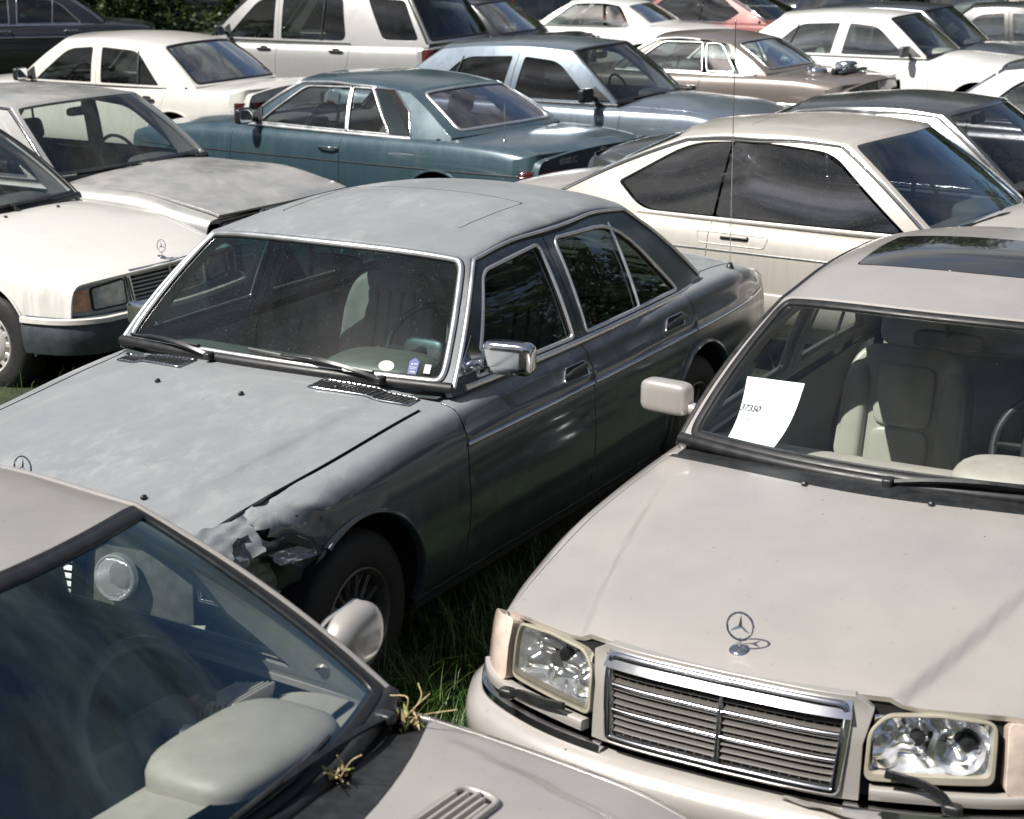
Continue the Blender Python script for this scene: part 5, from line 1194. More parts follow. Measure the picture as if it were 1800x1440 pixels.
# nose of A: dark panel, radiator shell, round lamps, indicator hanging from the torn fender
FA = fascia([(-.77, 0), (-.765, .3), (-.74, .52), (-.69, .68), (-.63, .76), (-.5, .82)], [(.2, -.01), (.55, -.02), (.86, .02)], .2, .86)
mb = MB(); panel(mb, FA, dens([(-.76, .46), (.70, .46), (.70, .79), (.34, .83), (-.34, .83), (-.76, .80)], .04), step=(.07, .07), off=-.03, flange=.01); mb.build('front_panel', plain('dirty_grey_panel', (.10, .10, .085), .6, var=.4, scale=20), cA)
grille_part(cA, FA, .33, .31, .52, .85, 13, 0, .035, slat=DULLCHROME)
mb = MB(); trim(mb, FA, [(u, .50) for u in np.linspace(.36, .74, 12)], flat(.05, .02)); trim(mb, FA, [(u, .80) for u in np.linspace(.36, .66, 10)], flat(.02, .01)); mb.build('headlight_trim', plain('pale_dirty_trim', (.32, .32, .27), .5, var=.3), cA)
for sd in (1, -1):
    for u, r in ((.46, .066),):
        P, N = FA.ev([(u, .66)]); P, N = P[0], N[0]; mb = MB(); lathe(mb, [(r+.008, -.01), (r+.006, .012), (r, .014), (r*.9, -.01), (r*.5, -.05), (.001, -.06)], P, N, 30)
        q = MB(); lathe(q, [(r*.97, .010), (r*.8, .020), (r*.45, .028), (.001, .031)], P, N, 30)
        o = (mb if sd > 0 else mb.mirror()).build('headlight', REFL, cA); (q if sd > 0 else q.mirror()).build('lens', LB, o)
bumper(cA, [(-.86, 0), (-.86, .4), (-.82, .62), (-.74, .78)], .42, [(-.02, -.06), (.02, -.06), (.04, -.02), (.04, .04), (.02, .07), (-.02, .07)][::-1], CHROME)
# crumple the left front corner
fo = oA['fend'][0]; me = fo.data; V = np.array([v.co[:] for v in me.vertices]); s = -V[:, 0]; z = V[:, 2]; y = V[:, 1]
k = sstep((-.02-s)/.45); kz = 1.0
f1 = np.abs(((s*5.3+z*7.1) % 1)-.5)*2; f2 = np.abs(((s*9.1-z*6.3+.3) % 1)-.5)*2; f3 = np.abs(((z*11+s*2.2) % 1)-.5)*2
low = sstep((.74-z)/.20)
V[:, 1] -= k*(.040*f1+.035*f2*low+.11*low*sstep((-.18-s)/.25)); V[:, 0] -= k*k*(.04*(f2-.5)+.03*f3)+0; V[:, 0] += 0
V[:, 2] += k*(.020*(f3-.5)-.022*f1)*(1-.3*low)
V[:, 0] -= sstep((-.30-s)/.3)*low*.10*(f1)
for v, c in zip(me.vertices, V): v.co = c
me.update(); me.normals_split_custom_set_from_vertices([tuple(x) for x in vnorm(V, [list(p_.vertices) for p_ in me.polygons])])
DG = paint('torn_blue_grey', (.16, .165, .17), .2, .45, dust=.6, grime=.6, moss=.5, sc=3)
def crumple(root, name, c, ex, ey, n, amp, m, seed, curl=0.):
    """a bent, folded scrap of sheet metal"""
    rg = np.random.default_rng(seed); c = np.array(c, float); ex = np.array(ex, float); ey = np.array(ey, float); nn = np.cross(ex, ey); nn /= np.linalg.norm(nn); V = []; F = []
    ed = rg.uniform(.93, 1.05, (n, 2))
    for i in range(n):
        for j in range(n):
            a, b_ = i/(n-1)-.5, j/(n-1)-.5; h = amp*(abs(((a*2.3+b_*1.7+seed*.37) % 1)-.5)*2+abs(((a*1.3-b_*3.1+seed*.71) % 1)-.5))+curl*(b_+.5)**2
            V.append(c+ex*a*ed[j, 0]+ey*b_*ed[i, 1]+nn*h)
    V = np.array(V); F = [[i*n+j, (i+1)*n+j, (i+1)*n+j+1, i*n+j+1] for i in range(n-1) for j in range(n-1)]; N = vnorm(V, F); mb = MB(); mb.add(V, F, N); mb.add(V-N*.0018, [f[::-1] for f in F], -N); return mb.build(name, m, root)
crumple(cA, 'torn_fender_corner', (.585, .765, .770), (.20, -.05, -.01), (.04, .13, -.06), 11, .013, PA, 3, -.03)
crumple(cA, 'torn_fender_corner', (.57, .785, .735), (.12, .02, .01), (.05, .01, -.09), 9, .012, PA, 5, .02)
crumple(cA, 'torn_fender_edge', (.50, .765, .62), (.26, .04, .05), (.0, -.02, -.16), 12, .018, DG, 8, .03)
crumple(cA, 'torn_fender_edge', (.36, .825, .665), (.20, .0, .03), (-.02, .02, -.045), 10, .008, PA, 11, .01)
crumple(cA, 'torn_inner_panel', (.57, .72, .55), (.22, .08, .0), (.0, .0, -.26), 12, .03, SHELL, 14, .0)
mb = MB(); R = Matrix.Rotation(.2, 3, 'Y'); pillow(mb, (.665, .775, .685), (.05, .10, .15), (.35, .35), Matrix.Rotation(.15, 4, 'Y')); o = mb.build('turn_signal', SHELL, cA)
mb = MB(); P = dens([(0, -.045, -.07), (0, .045, -.07), (0, .05, .06), (0, -.02, .08), (0, -.05, .03)], .02)+np.array([.694, .777, .685]); sweep(mb, P, (1, 0, 0), flat(.012, .008), True); mb.build('lamp_rim', CHROME, o)
mb = MB(); pillow(mb, (.692, .777, .705), (.02, .075, .08), (.4, .4)); mb.build('lens', ORANGE, o)
# --- B: nose
FBs = fascia([(-.812, 0), (-.803, .25), (-.770, .40), (-.728, .53), (-.680, .64), (-.625, .72), (-.52, .785), (-.40, .822), (-.3, .84)], [(.30, -.02), (.52, -.04), (.70, -.025), (.79, .0)], .30, .82)
PBB = PB; BEZ = plain('yellowed_bezel', (.33, .30, .235), .5, var=.15, scale=14)
ge = .345; HL = [(.368, .632), (.650, .640), (.656, .768), (.53, .780), (.41, .772), (.372, .735)]; TS = [(.685, .60), (.835, .585), (.835, .745), (.69, .772)]
neg = lambda L_: [(-u, z) for u, z in L_][::-1]
full = [(-.86, .575), (.86, .575), (.86, .75), (.70, .787), (.45, .805), (.30, .822), (-.30, .822), (-.45, .805), (-.70, .787), (-.86, .75)]
grow = lambda L_, d: [tuple(np.array(q)+(np.array(q)-np.mean(L_, 0))/np.linalg.norm(np.array(q)-np.mean(L_, 0))*d) for q in L_]
gr_ = [(-.306, .565), (.306, .565), (.328, .800), (-.328, .800)]
mb = MB(); panel(mb, FBs, dens([(-.40, .566), (.40, .566), (.43, .70), (.40, .790), (.30, .812), (-.30, .812), (-.40, .790), (-.43, .70)][:0] or [(-.350, .560), (.350, .560), (.352, .70), (.375, .785), (.33, .812), (-.33, .812), (-.375, .785), (-.352, .70)], .03), [dens(gr_, .03)], step=(.05, .05), off=.0, flange=.03); mb.build('grille_surround', PB, cB)
mb = MB(); panel(mb, FBs, dens([(-.84, .56), (.84, .56), (.84, .77), (.40, .80), (-.40, .80), (-.84, .77)], .05), [dens(h, .03) for h in (HL, neg(HL), TS, neg(TS))], step=(.1, .1), off=-.035, flange=.0); mb.build('front_structure', SHELL, cB)
g_ = grille_part(cB, FBs, .318, .298, .575, .790, 12, 24, .026, slat=plain('taupe_plastic', (.085, .077, .070), .45), bars=(.36, .66), thick=.011)
mb = MB(); trim(mb, FBs, [(u, .786) for u in np.linspace(-.325, .325, 30)], [(.028, .018), (-.020, -.006), (-.020, -.03), (.028, -.02)], False, .004); mb.build('grille_shell', CHROME, g_)
for sd in (1, -1):
    o = lamp(cB, FBs, HL, sd, LB if sd < 0 else None, bezel=None, bowls=[(.580, .700, .060)] if sd > 0 else [], depth=.11, lensoff=.012)
    mb = MB(); A = dens(rnd(HL, .02), .02); c = A.mean(0); Ao = c+(A-c)*np.array([1.045, 1.14])-np.array([0, .006]); panel(mb, FBs, Ao, [A], step=(.1, .1), off=.004, flange=.03); (mb if sd > 0 else mb.mirror()).build('bezel', BEZ, o)
    mb = MB(); panel(mb, FBs, dens([(.50, .63), (.58, .63), (.565, .75), (.525, .755)], .03), step=(.1, .1), off=-.055, flange=.01); (mb if sd > 0 else mb.mirror()).build('lamp_divider', DULLCHROME, o)
    for u, z in (((.60, .715), (.48, .72)) if sd > 0 else ((.50, .735),)):
        mb = MB(); P, N = FBs.ev([(u, z)]); lathe(mb, [(.001, -.03), (.018, -.032), (.022, -.05), (.012, -.055), (.010, -.09)], P[0], N[0], 14); (mb if sd > 0 else mb.mirror()).build('bulb_cap', PLASTIC, o)
    o2 = None; A = dens(rnd(TS, .02), .02); mb = MB(); panel(mb, FBs, A, step=(.04, .04), off=.006, flange=.05); 
    (mb if sd > 0 else mb.mirror()).build('turn_signal', PEACH, cB)
    # sculpted reflector facets inside the lamp
    nn_ = 26; GU, GZ = np.meshgrid(np.linspace(.378, .648, nn_), np.linspace(.640, .770, nn_), indexing='ij'); Pf, Nf = FBs.ev(np.stack([GU.ravel(), GZ.ravel()], 1)); uu = (GU.ravel()-.51)/.14; zz = (GZ.ravel()-.705)/.07
    dp = .060-.030*uu**2*np.sign(np.abs(uu)-.0)+.014*np.sin(uu*9+zz*2.4+sd)+.012*np.sin(uu*4.1-zz*5.2)*(zz > -.55)-.010*np.abs(np.sin(uu*3.0+.4)); Pf = Pf-Nf*dp[:, None]
    Ff = [[i*nn_+j, (i+1)*nn_+j, (i+1)*nn_+j+1, i*nn_+j+1] for i in range(nn_-1) for j in range(nn_-1) if not (math.hypot(uu[i*nn_+j]-.10, (zz[i*nn_+j]-.25)) < .20)]
    Nn_ = vnorm(Pf, Ff); Ff = Ff if (Nn_*Nf).sum() > 0 else [f[::-1] for f in Ff]; Nn_ = Nn_ if (Nn_*Nf).sum() > 0 else -Nn_
    mb = MB(); mb.add(Pf, Ff, Nn_); (mb if sd > 0 else mb.mirror()).build('reflector', plain('bright_reflector', (.92, .92, .92), .17, .92), o)
    # painted strip under the lamps and the little headlight wipers
    mb = MB(); trim(mb, FBs, [(u, .585-.012*abs(u-.5)) for u in np.linspace(.375, .84, 24)], flat(.030, .012, -.02), False, .004); (mb if sd > 0 else mb.mirror()).build('lamp_sill', PB, cB)
    u0 = .40 if sd < 0 else .44
    P, N = FBs.ev([(.64, .585), (.60, .600), (.56, .606), (.50, .612), (.43, .622)] if sd < 0 else [(.565, .570), (.545, .598), (.50, .625), (.44, .640), (.41, .645)]); mb = MB()
    sweep(mb, cat(P+N*.028, .02), N[0], [(-.009, -.008), (-.009, .006), (.009, .006), (.009, -.008)]); pillow(mb, P[0]+N[0]*.026, (.035, .05, .03), (.6, .6)); (mb if sd > 0 else mb.mirror()).build('headlight_wiper', PLASTIC, cB)
planB = [(-.885, 0), (-.875, .25), (-.835, .48), (-.765, .66), (-.68, .78), (-.54, .855), (-.42, .875), (-.36, .878)]
bumper(cB, planB, .42, [(-.03, -.16), (.0, -.16), (.018, -.10), (.022, .0), (.030, .01), (.032, .05), (.022, .085), (-.005, .105), (-.06, .11)][::-1], PB)
bumper(cB, planB, .42, [(.024, -.012), (.031, -.012), (.031, -.006), (.024, -.006)][::-1], SHELL, 'bumper_groove')
mb = MB(); 
for sd in (1, -1):
    H = cat(planB, .02); H = H[(H[:, 1] > .33)]; P = np.stack([-H[:, 0]-.035, H[:, 1]-.012, np.full(len(H), .540)], 1); mb = MB(); sweep(mb, P, (0, 0, 1), [(-.016, -.012), (-.012, .008), (.0, .013), (.012, .008), (.016, -.012)]); (mb if sd > 0 else mb.mirror()).build('bumper_chrome', CHROME, cB)
crumple(cB, 'cracked_bumper_edge', (.845, .30, .535), (.02, .24, .0), (.05, 0, .012), 8, .006, PB, 21)
mb = MB(); pillow(mb, (.905, .06, .37), (.01, .030, .022), (.8, .8)); mb.build('bumper_hole', SHELL, cB)
star_ornament(cB, bB, -.52, .035); nozzle(cB, bB, .30, -.20); nozzle(cB, bB, .30, .19)
mirror_part(cB, bB, .80, .99, -1, PB, size=(.10, .19, .115), out_=.075); mirror_part(cB, bB, .80, 1.0, 1, PB, size=(.11, .225, .135), out_=.085)
wiper(cB, bB.WF, (.12, .035), (.72, .028), (.02, -.10))
for sd, dr in ((1, oB['doorsF'][0]), (-1, oB['doorsF'][1])): handle(dr, bB, 1.5, .78, sd, 'flap', PLASTIC)
# --- C
PL2, SO = plain('grey_bezel', (.33, .32, .30), .4), None
def hood_vent(root, b, cs, cy, L_, W_, ang, m):
    mb = MB(); pts = []
    ca, sa = math.cos(ang), math.sin(ang); f = lambda a, c: (cs+a*ca-c*sa, cy+a*sa+c*ca)
    o_ = rnd([f(-L_, -W_), f(L_, -W_), f(L_, W_), f(-L_, W_)], W_*.8, 8); o_ = [sl(b, s, y) for s, y in dens(o_, .02)]
    panel(mb, b.S, o_, step=(.1, .1), sc=(1, 1.6), flange=0, off=.003); o = mb.build('hood_vent', SHELL, root)
    mb = MB(); trim(mb, b.S, o_, flat(.014, .012), True, .001); mb.build('vent_frame', m, o)
    mb = MB()
    for k in range(5):
        c = -W_+2*W_*(k+.5)/5; trim(mb, b.S, [sl(b, *f(a, c)) for a in np.linspace(-L_*(.93-.25*abs(k-2)/2), L_*(.93-.25*abs(k-2)/2), 6)], [(-.006, .0), (-.004, .012), (.004, .014), (.007, .0)], False, .001)
    mb.build('vent_slats', m, o)
hood_vent(cC, bC, .165, .315, .145, .040, math.pi/2, PC)
mirror_part(cC, bC, .76, .97, 1, PC, 'oval', size=(.12, .22, .155), out_=.03); mirror_part(cC, bC, .80, 1.03, -1, PC, 'oval', size=(.12, .22, .155), out_=.10)
wiper(cC, bC.WF, (-.10, .07), (.36, .085), (.60, -.06)); wiper(cC, bC.WF, (-.62, .04), (-.05, .03), (-.10, -.12))
# the scraps: normals
# dash details of C: side vent with ribs, seam over the instrument hood, grab strip
mb = MB()
for k in range(8): box(mb, (-(.86+.016*k), .600, .905-.004*k), (.009, .15, .05), 0, Matrix.Rotation(.25, 4, 'Y'), .003)
mb.build('dash_vent', dash_beige, oC['dash'])
mb = MB(); box(mb, (-1.0, .600, .870), (.07, .10, .03), 0, None, .008); mb.build('warning_switch', plain('dull_red_plastic', (.25, .05, .04), .4), oC['dash'])
mb = MB(); A_ = np.linspace(0, math.pi, 20); tube(mb, [(-(1.01), .36+.15*math.cos(a), .86+.055*math.sin(a)) for a in A_], .004, 6); mb.build('gauge_rim', PLASTIC, oC['dash'])
# withered leaves and moss caught by the wipers
BR = plain('withered_leaf', (.42, .32, .17), .8, var=.5, scale=60); GR = plain('moss_green', (.30, .33, .10), .9, var=.5, scale=60)
def debris(c, n, r, label, seed, root=cC):
    rg = np.random.default_rng(seed); mb = MB()
    for i in range(n):
        p = np.array(c)+rg.normal(0, 1, 3)*r*[1, 1, .35]; d = rg.normal(0, 1, 3); d /= np.linalg.norm(d); e = np.cross(d, rg.normal(0, 1, 3)); e /= np.linalg.norm(e); l, w_ = rg.uniform(.008, .025), rg.uniform(.002, .006)
        n_ = np.cross(d, e); n_ = n_ if n_[2] > 0 else -n_; mb.add([p-d*l, p+e*w_+n_*w_*.5, p+d*l, p-e*w_], [[0, 1, 2, 3]], [n_]*4, int(rg.random() < .4))
    for i in range(4):
        p = np.array(c)+rg.normal(0, 1, 3)*r*.5; q = p+rg.normal(0, 1, 3)*[.05, .05, .03]+[0, 0, .04]; tube(mb, cat([p, (p+q)/2+rg.normal(0, .012, 3), q], .01), .0013, 5)
    o = mb.build('leaf_litter', [BR, GR], None); o.matrix_world = Matrix.Translation(root.location)@Matrix.Rotation(root.rotation_euler.z, 4, 'Z'); tag(o, label, 'leaves', kind=None); return o
P, N = bC.S.ev([sl(bC, .475, .66)]); debris(P[0]+[0, 0, .012], 200, .014, 'brown withered leaves and moss in the corner of the beige car windshield cowl', 5)
P, N = bC.S.ev([sl(bC, .40, .33)]); debris(P[0]+[0, 0, .015], 50, .010, 'small green moss tuft lying beside the wiper arm of the beige car', 6)
# --- D
mirror_part(cD, bD, .78, .98, -1, PLASTIC, size=(.08, .18, .11)); nozzle(cD, bD, .35, .25); nozzle(cD, bD, .35, -.2)
wiper(cD, bD.WF, (-.4, .04), (.35, .03), (.0, -.08)); wiper(cE, bE.WF, (-.6, .04), (.0, .03), (-.05, -.08)); wiper(cE, bE.WF, (.0, .04), (.6, .03), (.5, -.08))
hd = oE['hood'].data
for v in hd.vertices: v.co.z += .020*float(sstep((.5+v.co.x)/1.1))
hd.update()
# --- doors of the others
for (b_, c_, o_, s1, s2, z_, kd, mm) in ((bF, cF, oF, 1.70, None, .775, 'bar', CHROME), (bG, cG, oG, 1.50, 2.36, .78, 'flap', PLASTIC), (bI, cI, oI, 1.45, 2.45, 1.02, 'flap', PLASTIC), (bH, cH, oH, 1.50, 2.5, .85, 'bar', CHROME), (bJ, cJ, oJ, 1.55, 2.5, .78, 'flap', PLASTIC), (bN, cN, oN, 1.55, 2.5, .78, 'flap', PN), (bK, cK, oK, 1.65, None, .77, 'bar', CHROME), (bP, cP, oP, 1.65, None, .77, 'bar', CHROME)):
    for i, sd in ((0, 1), (1, -1)):
        handle(o_['doorsF'][i], b_, s1, z_, sd, kd, mm)
        if s2: handle(o_['doorsR'][i], b_, s2, z_, sd, kd, mm)
GM = plain('grey_mirror_shell', (.10, .10, .10), .45)
for b_, c_, sd, mm, s_, z_ in ((bF, cF, 1, PLASTIC, .86, .95), (bG, cG, 1, PLASTIC, .80, .95), (bJ, cJ, -1, PLASTIC, .86, .97), (bN, cN, -1, GM, .86, .97), (bM, cM, -1, PLASTIC, .86, .95), (bI, cI, 1, PLASTIC, .9, 1.2)):
    mirror_part(c_, b_, s_, z_, sd, mm, size=(.09, .19, .13))
# L: door handle recess, wiper
for sd in (1, -1):
    u = [(s, bL.vz(s, z)) for s, z in dens(rnd([(1.62, .735), (2.03, .735), (2.06, .80), (1.60, .80)], .02), .02)]; mb = MB(); trim(mb, bL.S, u, half_round(.008, .003, 4), True); q = mb if sd > 0 else mb.mirror(); o = q.build('handle_trim', PL, oL['doorsF'][0 if sd > 0 else 1])
    u = [(s, bL.vz(s, z)) for s, z in dens(rnd([(1.72, .762), (1.90, .762), (1.90, .792), (1.72, .792)], .012), .02)]; mb = MB(); panel(mb, bL.S, u, step=(.05, .05), sc=(1, 1.6), flange=0, off=.003); (mb if sd > 0 else mb.mirror()).build('handle_recess', SHELL, o)
    mb = MB(); P, N = bL.S.ev([(1.81, bL.vz(1.81, .782))]); box(mb, P[0]+N[0]*.010, (.17, .012, .014), 0, None, .004); (mb if sd > 0 else mb.mirror()).build('handle', PL, o)
for c_, b_ in ((cL, bL), (cF, bF), (cJ, bJ), (cM, bM)): wiper(c_, b_.WF, (-.5, .04), (.1, .03), (.05, -.08))
# louvres of the blue coupe
for sd in (1, -1):
    mb = MB(); ring = [(2.29, .910), (1.99, 1.243), (2.195, 1.240), (2.405, 1.09), (2.495, .910)]; panel(mb, bF.G, dens(ring, .03), step=(.1, .1), flange=0, off=.001); o = (mb if sd > 0 else mb.mirror()).build('louvre_backing', SHELL, cF)
    mb = MB()
    for k in range(7):
        t = (k+.5)/7; a = (2.31+.17*t, .92); c = (2.01+.18*t, 1.225-.02*t); trim(mb, bF.G, dens([a, c], .04, False), [(-.009, 0), (-.003, .010), (.003, .008), (.007, 0)], False, .003)
    (mb if sd > 0 else mb.mirror()).build('louvre', plain('louvre_grey', (.035, .05, .055), .3, .3), o)
    mb = MB(); trim(mb, bF.G, dens(ring, .03), half_round(.018, .009), True, .002); (mb if sd > 0 else mb.mirror()).build('louvre_trim', CHROME, o)
mb = MB(); P, N = bF.S.ev([sl(bF, 3.23, .56)]); lathe(mb, [(0, .012), (.015, .008), (.018, -.003)], P[0], (0, 0, 1), 10); tube(mb, [P[0], P[0]+np.array([0, 0, .28])], .003, 6); mb.build('antenna', DULLCHROME, cF)
# --- paper sheet in B's windshield
q0 = np.array([(-.655, .44), (-.36, .455), (-.365, .055), (-.585, .045)]); rows = 14; mb = MB(); V = []
for i in range(rows):
    t = i/(rows-1); 
    for j in range(rows):
        r_ = j/(rows-1); uv = (q0[0]*(1-r_)+q0[1]*r_)*(1-t)+(q0[3]*(1-r_)+q0[2]*r_)*t; P, N = bB.WF.ev([(uv[0], uv[1])]); V.append(P[0]-N[0]*(.012+.03*math.sin(t*math.pi)+.015*(1-r_)*t))
V = np.array(V); F = [[i*rows+j, i*rows+j+1, (i+1)*rows+j+1, (i+1)*rows+j] for i in range(rows-1) for j in range(rows-1)]; N = vnorm(V, F)
if N[0][0] < 0: F = [f[::-1] for f in F]; N = -N
MW = Matrix.Translation(cB.location)@Matrix.Rotation(cB.rotation_euler.z, 4, 'Z')
t_ = empty('paper_sheet'); t_.matrix_world = MW; tag(t_, 'white paper sheet printed 37350 behind the windshield of the champagne sedan', 'paper')
mb.add(V, F, N); mb.add(V-N*.0006, [f[::-1] for f in F], -N); mb.build('sheet', plain('white_paper', (.86, .88, .90), .8), t_)
def on_paper(txt_mb, r_, t, sc=1.):
    i, j = t*(rows-1), r_*(rows-1); a = V.reshape(rows, rows, 3); g3 = lambda i, j: a[min(rows-1, int(i)), min(rows-1, int(j))]
    c = g3(i, j); ex = g3(i, j+1)-g3(i, j); ey = g3(i, j)-g3(i+1, j); ez = np.cross(ex, ey); ez /= np.linalg.norm(ez); txt_mb.xf(frame(c+ez*.004, ex, ez)); return txt_mb
INK = plain('print_ink', (.03, .03, .035), .7); on_paper(text_mb('37350', .034, .0004, .15), .27, .42).build('print', INK, t_)
INK2 = plain('faint_print', (.45, .46, .48), .7)
for r_, t, l in ((.26, .30, .03), (.28, .56, .05), (.30, .61, .035), (.30, .66, .035), (.50, .60, .03), (.55, .66, .03), (.25, .78, .02)):
    q = MB(); box(q, (0, 0, 0), (l, .0022, .0004)); on_paper(q, r_, t).build('print_line', INK2, t_)
# ------------------------------------------------------------------ chrome scraps on the brown roadster's trunk
MK = Matrix.Translation(cK.location)@Matrix.Rotation(cK.rotation_euler.z, 4, 'Z')
def scrap(name, mbf, m, s, y, lab, cat_):
    P, N = bK.S.ev([sl(bK, s, abs(y))]); mb = MB(); mbf(mb); o = mb.build(name, m, None); P = P[0]*[1, 1 if y > 0 else -1, 1]; o.matrix_world = MK@Matrix.Translation(Vector(P)); tag(o, lab, cat_)
scrap('chrome_lamp_ring', lambda mb: lathe(mb, [(.11, .0), (.115, .02), (.10, .035), (.085, .03), (.08, .0)], (0, 0, 0), (0, 0, 1), 28), CHROME, 2.85, .25, 'round chrome lamp ring lying on the brown roadster trunk lid, the bigger scrap', 'car part')
scrap('chrome_cover', lambda mb: (pillow(mb, (0, 0, .045), (.20, .26, .09), (.5, .6)), box(mb, (.0, .22, .02), (.1, .2, .03), 0, None, .008)), CHROME, 2.95, -.30, 'domed chrome cover lying on the far side of the brown roadster trunk lid', 'car part')
scrap('trim_strip', lambda mb: (box(mb, (0, 0, .02), (.06, .70, .03), 0, None, .008), box(mb, (.06, .30, .03), (.05, .20, .05), 0, None, .01)), PLASTIC, 3.10, -.05, 'black rubber trim strip across the brown roadster trunk lid, beside chrome scraps', 'car part')
# ------------------------------------------------------------------ far cars at the top edge
def far(p, loc, yaw, lab, tail=False, nose=False, **k):
    b_, c_, o_ = build_car(p, loc, yaw, lab, 'car', GRP, detail=0)
    if tail: simple_tail(c_, b_, p, **k)
    if nose: simple_nose(c_, b_, p)
    return b_, c_, o_
PV = paint('navy_paint', (.02, .03, .045), .3, .25, dust=.1)
base = D(int=int_dark, glassf=g_far, glasss=g_side, glassr=g_far, wtrim=None, gutter=None, wchrome=False)
far(merge(t124(), paint=PH, **base), (-2.5, 26.9), 2.65, 'black sedan seen only by its pale sloping rear window beside the off-road car', tail=True)
far(merge(tsuv(), paint=PV, **merge(base, glassr=g_side)), (.62, 37.2), 1.60, 'dark navy off-road car seen from behind with a number plate, at the top middle', tail=True, plate=True, z0=.8, z1=1.05, u_in=.66)
far(merge(t124(), paint=PV, **merge(base, wchrome=CHROME)), (5.3, 29.4), -1.75, 'navy sedan facing the camera behind the bright white sedan roof', nose=True)
far(merge(tsuv(), paint=PH, **base), (8.0, 31.6, -.55), -1.75, 'black off-road car facing the camera near the top right corner', nose=True)
far(merge(t201(), paint=PR, **base), (2.9, 36.4), 2.6, 'silver grey sedan mostly hidden behind the faded red coupe', tail=True)
far(merge(t124(), paint=PL, **base), (9.6, 36.0), 2.6, 'pale beige sedan at the top right corner', tail=True)
# ------------------------------------------------------------------ grass
def grass(n, x0, x1, y0, y1, h0, h1, name, label, seed, dens_fn=None):
    rg = np.random.default_rng(seed); X = rg.uniform(x0, x1, n); Y = rg.uniform(y0, y1, n)
    cl = np.sin(X*5.1+1.3)*np.sin(Y*4.3)+.5*np.sin(X*13+Y*9); keep = rg.uniform(0, 1, n) < .45+.35*cl
    X, Y, cl = X[keep], Y[keep], cl[keep]; n = len(X); H = rg.uniform(h0, h1, n)*(1+.35*cl)*rg.choice([1, 1, 1, 1.8], n); W_ = rg.uniform(.0018, .0045, n); a = rg.uniform(0, 2*np.pi, n); ln = rg.uniform(.15, 1.0, n)*H
    d = np.stack([np.cos(a), np.sin(a), 0*a], 1); sd = np.stack([-np.sin(a), np.cos(a), 0*a], 1)*W_[:, None]; B = np.stack([X, Y, 0*X], 1); V = []; 
    for t in (0, .4, .75, 1):
        c = B+d*(ln*t**2)[:, None]+np.array([0, 0, 1.])*(H*(t-.25*t**3))[:, None]; w_ = (1-t**1.5)
        V += [c-sd*w_, c+sd*w_] if t < 1 else [c]
    V = np.stack(V, 1).reshape(-1, 3); k = np.arange(n)[:, None]*7; F = np.concatenate([k+np.array([[0, 1, 3, 2]]), k+np.array([[2, 3, 5, 4]])]).tolist()+(k+np.array([[4, 5, 6]])).tolist()
    me = bpy.data.meshes.new(name); me.from_pydata(V.tolist(), [], F); me.materials.append(MG); me.polygons.foreach_set('use_smooth', [True]*len(F)); me.update(); o = bpy.data.objects.new(name, me); COL.objects.link(o); tag(o, label, 'grass', kind='stuff')
MG, nt = mat('grass_blades'); pb = nd(nt, 'ShaderNodeBsdfPrincipled'); gi = nd(nt, 'ShaderNodeNewGeometry').outputs['Random Per Island']
r_ = nd(nt, 'ShaderNodeValToRGB'); e = r_.color_ramp.elements; e[0].color = (.020, .055, .008, 1); e[1].color = (.16, .17, .05, 1); e[1].position = 1; x = e.new(.55); x.color = (.045, .11, .016, 1); x = e.new(.85); x.color = (.085, .15, .028, 1)
nt.links.new(gi, r_.inputs[0]); nt.links.new(r_.outputs[0], pb.inputs['Base Color']); pb.inputs['Roughness'].default_value = .45
tl = nd(nt, 'ShaderNodeBsdfTranslucent'); nt.links.new(r_.outputs[0], tl.inputs[0]); mxs = nd(nt, 'ShaderNodeMixShader'); mxs.inputs[0].default_value = .35; nt.links.new(pb.outputs[0], mxs.inputs[1]); nt.links.new(tl.outputs[0], mxs.inputs[2]); fin(nt, mxs.outputs[0])
grass(75000, -.6, 1.9, 3.7, 7.2, .05, .14, 'grass', 'green grass growing between the parked cars', 3)
grass(50000, -6, 8, 3, 16, .05, .12, 'grass', 'thin grass under and around the cars', 4)
# ------------------------------------------------------------------ trees round the lot
LEAF, nt = mat('leaf'); pb = nd(nt, 'ShaderNodeBsdfPrincipled'); gi = nd(nt, 'ShaderNodeNewGeometry').outputs['Random Per Island']
r_ = nd(nt, 'ShaderNodeValToRGB'); e = r_.color_ramp.elements; e[0].color = (.010, .024, .007, 1); e[1].color = (.060, .095, .02, 1); nt.links.new(gi, r_.inputs[0]); nt.links.new(r_.outputs[0], pb.inputs['Base Color']); pb.inputs['Roughness'].default_value = .5
tl = nd(nt, 'ShaderNodeBsdfTranslucent'); nt.links.new(r_.outputs[0], tl.inputs[0]); mxs = nd(nt, 'ShaderNodeMixShader'); mxs.inputs[0].default_value = .3; nt.links.new(pb.outputs[0], mxs.inputs[1]); nt.links.new(tl.outputs[0], mxs.inputs[2]); fin(nt, mxs.outputs[0])
BARK = plain('bark', (.06, .05, .04), .9, var=.4, scale=10)
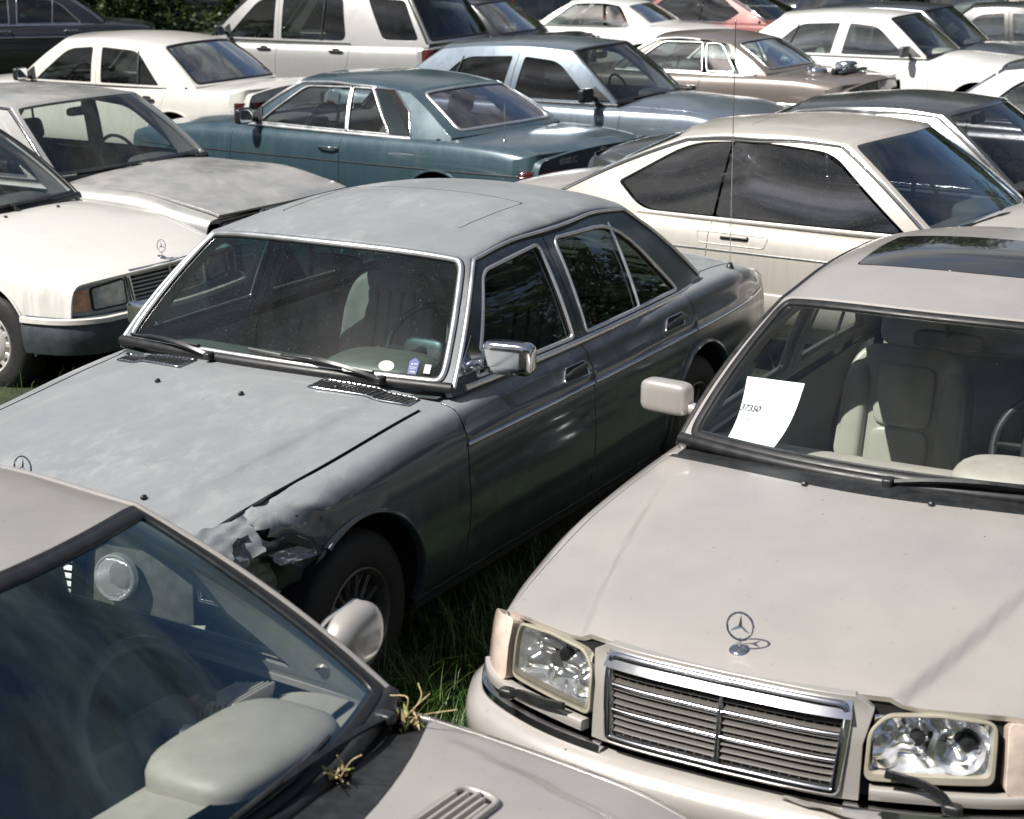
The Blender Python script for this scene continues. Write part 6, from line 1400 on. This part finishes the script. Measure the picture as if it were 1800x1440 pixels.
def tree_meshes(seed, h, r):
    rg = np.random.default_rng(seed); tr = MB(); tips = []
    def limb(p, d, l, rad, lev):
        pts = [p]; 
        for i in range(5): d = d+rg.normal(0, .13, 3)+np.array([0, 0, .04]); d /= np.linalg.norm(d); pts.append(pts[-1]+d*l/5)
        P = np.array(pts); k = 7; A = np.linspace(0, 2*math.pi, k, endpoint=False); V = []
        for i, q in enumerate(P):
            t = np.array(d); e1 = np.cross(t, [0.3, .9, .1]); e1 /= np.linalg.norm(e1); e2 = np.cross(t, e1); rr = rad*(1-.6*i/5); V += [q+(e1*math.cos(a)+e2*math.sin(a))*rr for a in A]
        F = [[i*k+j, i*k+(j+1) % k, (i+1)*k+(j+1) % k, (i+1)*k+j] for i in range(5) for j in range(k)]; tr.auto(V, F)
        tips.append(P[-1]); tips.append(P[3])
        if lev < 2:
            for j in range(4 if lev == 0 else 3): q = P[2+j % 4]; dd = d*.5+rg.normal(0, .7, 3)+np.array([0, 0, .25]); limb(q, dd/np.linalg.norm(dd), l*.62, rad*.5, lev+1)
    limb(np.array([0, 0, -.1]), np.array([0, 0, 1.]), h*.55, h*.028, 0)
    C_ = np.array(tips); nC = 46; Cn = []
    for i in range(nC):
        a = rg.uniform(0, 2*math.pi); zz = rg.uniform(0, 1); rr = r*math.sqrt(rg.uniform(.1, 1))*(math.sin(math.pi*min(1, .12+zz*.88))**.6); Cn.append((rr*math.cos(a), rr*math.sin(a), h*.12+zz*h*.80))
    Cn = np.concatenate([np.array(Cn), C_]); V = []; 
    n = 9000; ci = rg.integers(0, len(Cn), n); off = rg.normal(0, 1, (n, 3)); off /= np.linalg.norm(off, axis=1)[:, None]; cr = rg.uniform(.55, 1.25, len(Cn))[ci]*r*.24
    P = Cn[ci]+off*(cr*rg.uniform(.55, 1, n)**.5)[:, None]; d = rg.normal(0, 1, (n, 3)); d[:, 2] -= .3; d /= np.linalg.norm(d, axis=1)[:, None]; e_ = np.cross(d, off+rg.normal(0, .5, (n, 3))); e_ /= np.linalg.norm(e_, axis=1)[:, None]; s_ = rg.uniform(.09, .20, n)[:, None]
    V = np.stack([P-d*s_, P+e_*s_*.5, P+d*s_, P-e_*s_*.5], 1).reshape(-1, 3); F = (np.arange(n)[:, None]*4+np.arange(4)).tolist()
    me = bpy.data.meshes.new('crown'); me.from_pydata(V.tolist(), [], F); me.materials.append(LEAF); me.update(); return tr, me
protos = []
for sd, h, r in ((31, 9.5, 3.4), (32, 8.0, 3.0), (33, 11., 3.8)):
    tr, me = tree_meshes(sd, h, r); protos.append((tr, me))
tm_ = []
spots = [(-20+i*4.6+RNG.uniform(-.8, .8), 44+RNG.uniform(-2, 2)) for i in range(11)]+[(-22+i*5, 50+RNG.uniform(-1, 1)) for i in range(11)]+[(22+RNG.uniform(-1, 2), 2+i*4.6) for i in range(9)]+[(-24+RNG.uniform(-2, 1), 8+i*5) for i in range(7)]+[(-8+i*5, -17+RNG.uniform(-1, 1)) for i in range(7)]
spots = [(x, y) for x, y in spots]
first = {}
for i, (x, y) in enumerate(spots):
    k = i % 3
    e_ = empty('tree', (x, y, 0), RNG.uniform(0, 6)); sc = RNG.uniform(.85, 1.2); e_.scale = (sc, sc, sc); tag(e_, 'dense dark green leafy tree beyond the parked cars', 'tree', 'trees standing round the lot')
    if k not in first:
        t1 = protos[k][0].build('trunk', BARK, e_); t2 = bpy.data.objects.new('crown', protos[k][1]); COL.objects.link(t2); t2.parent = e_; first[k] = (t1, t2)
    else:
        for q in first[k]: c = q.copy(); COL.objects.link(c); c.parent = e_
# low bushes under the far trees
for i in range(16):
    e_ = empty('bush', (-19+i*2.6+RNG.uniform(-.5, .5), 40.5+RNG.uniform(-.8, .8), -1.2), RNG.uniform(0, 6)); e_.scale = (.55, .55, .42); tag(e_, 'dark green bush at the foot of the far trees', 'bush', 'bushes along the back of the lot')
    for q in first[i % 3]: c = q.copy(); COL.objects.link(c); c.parent = e_; c.name = 'stem' if q is first[i % 3][0] else 'foliage'
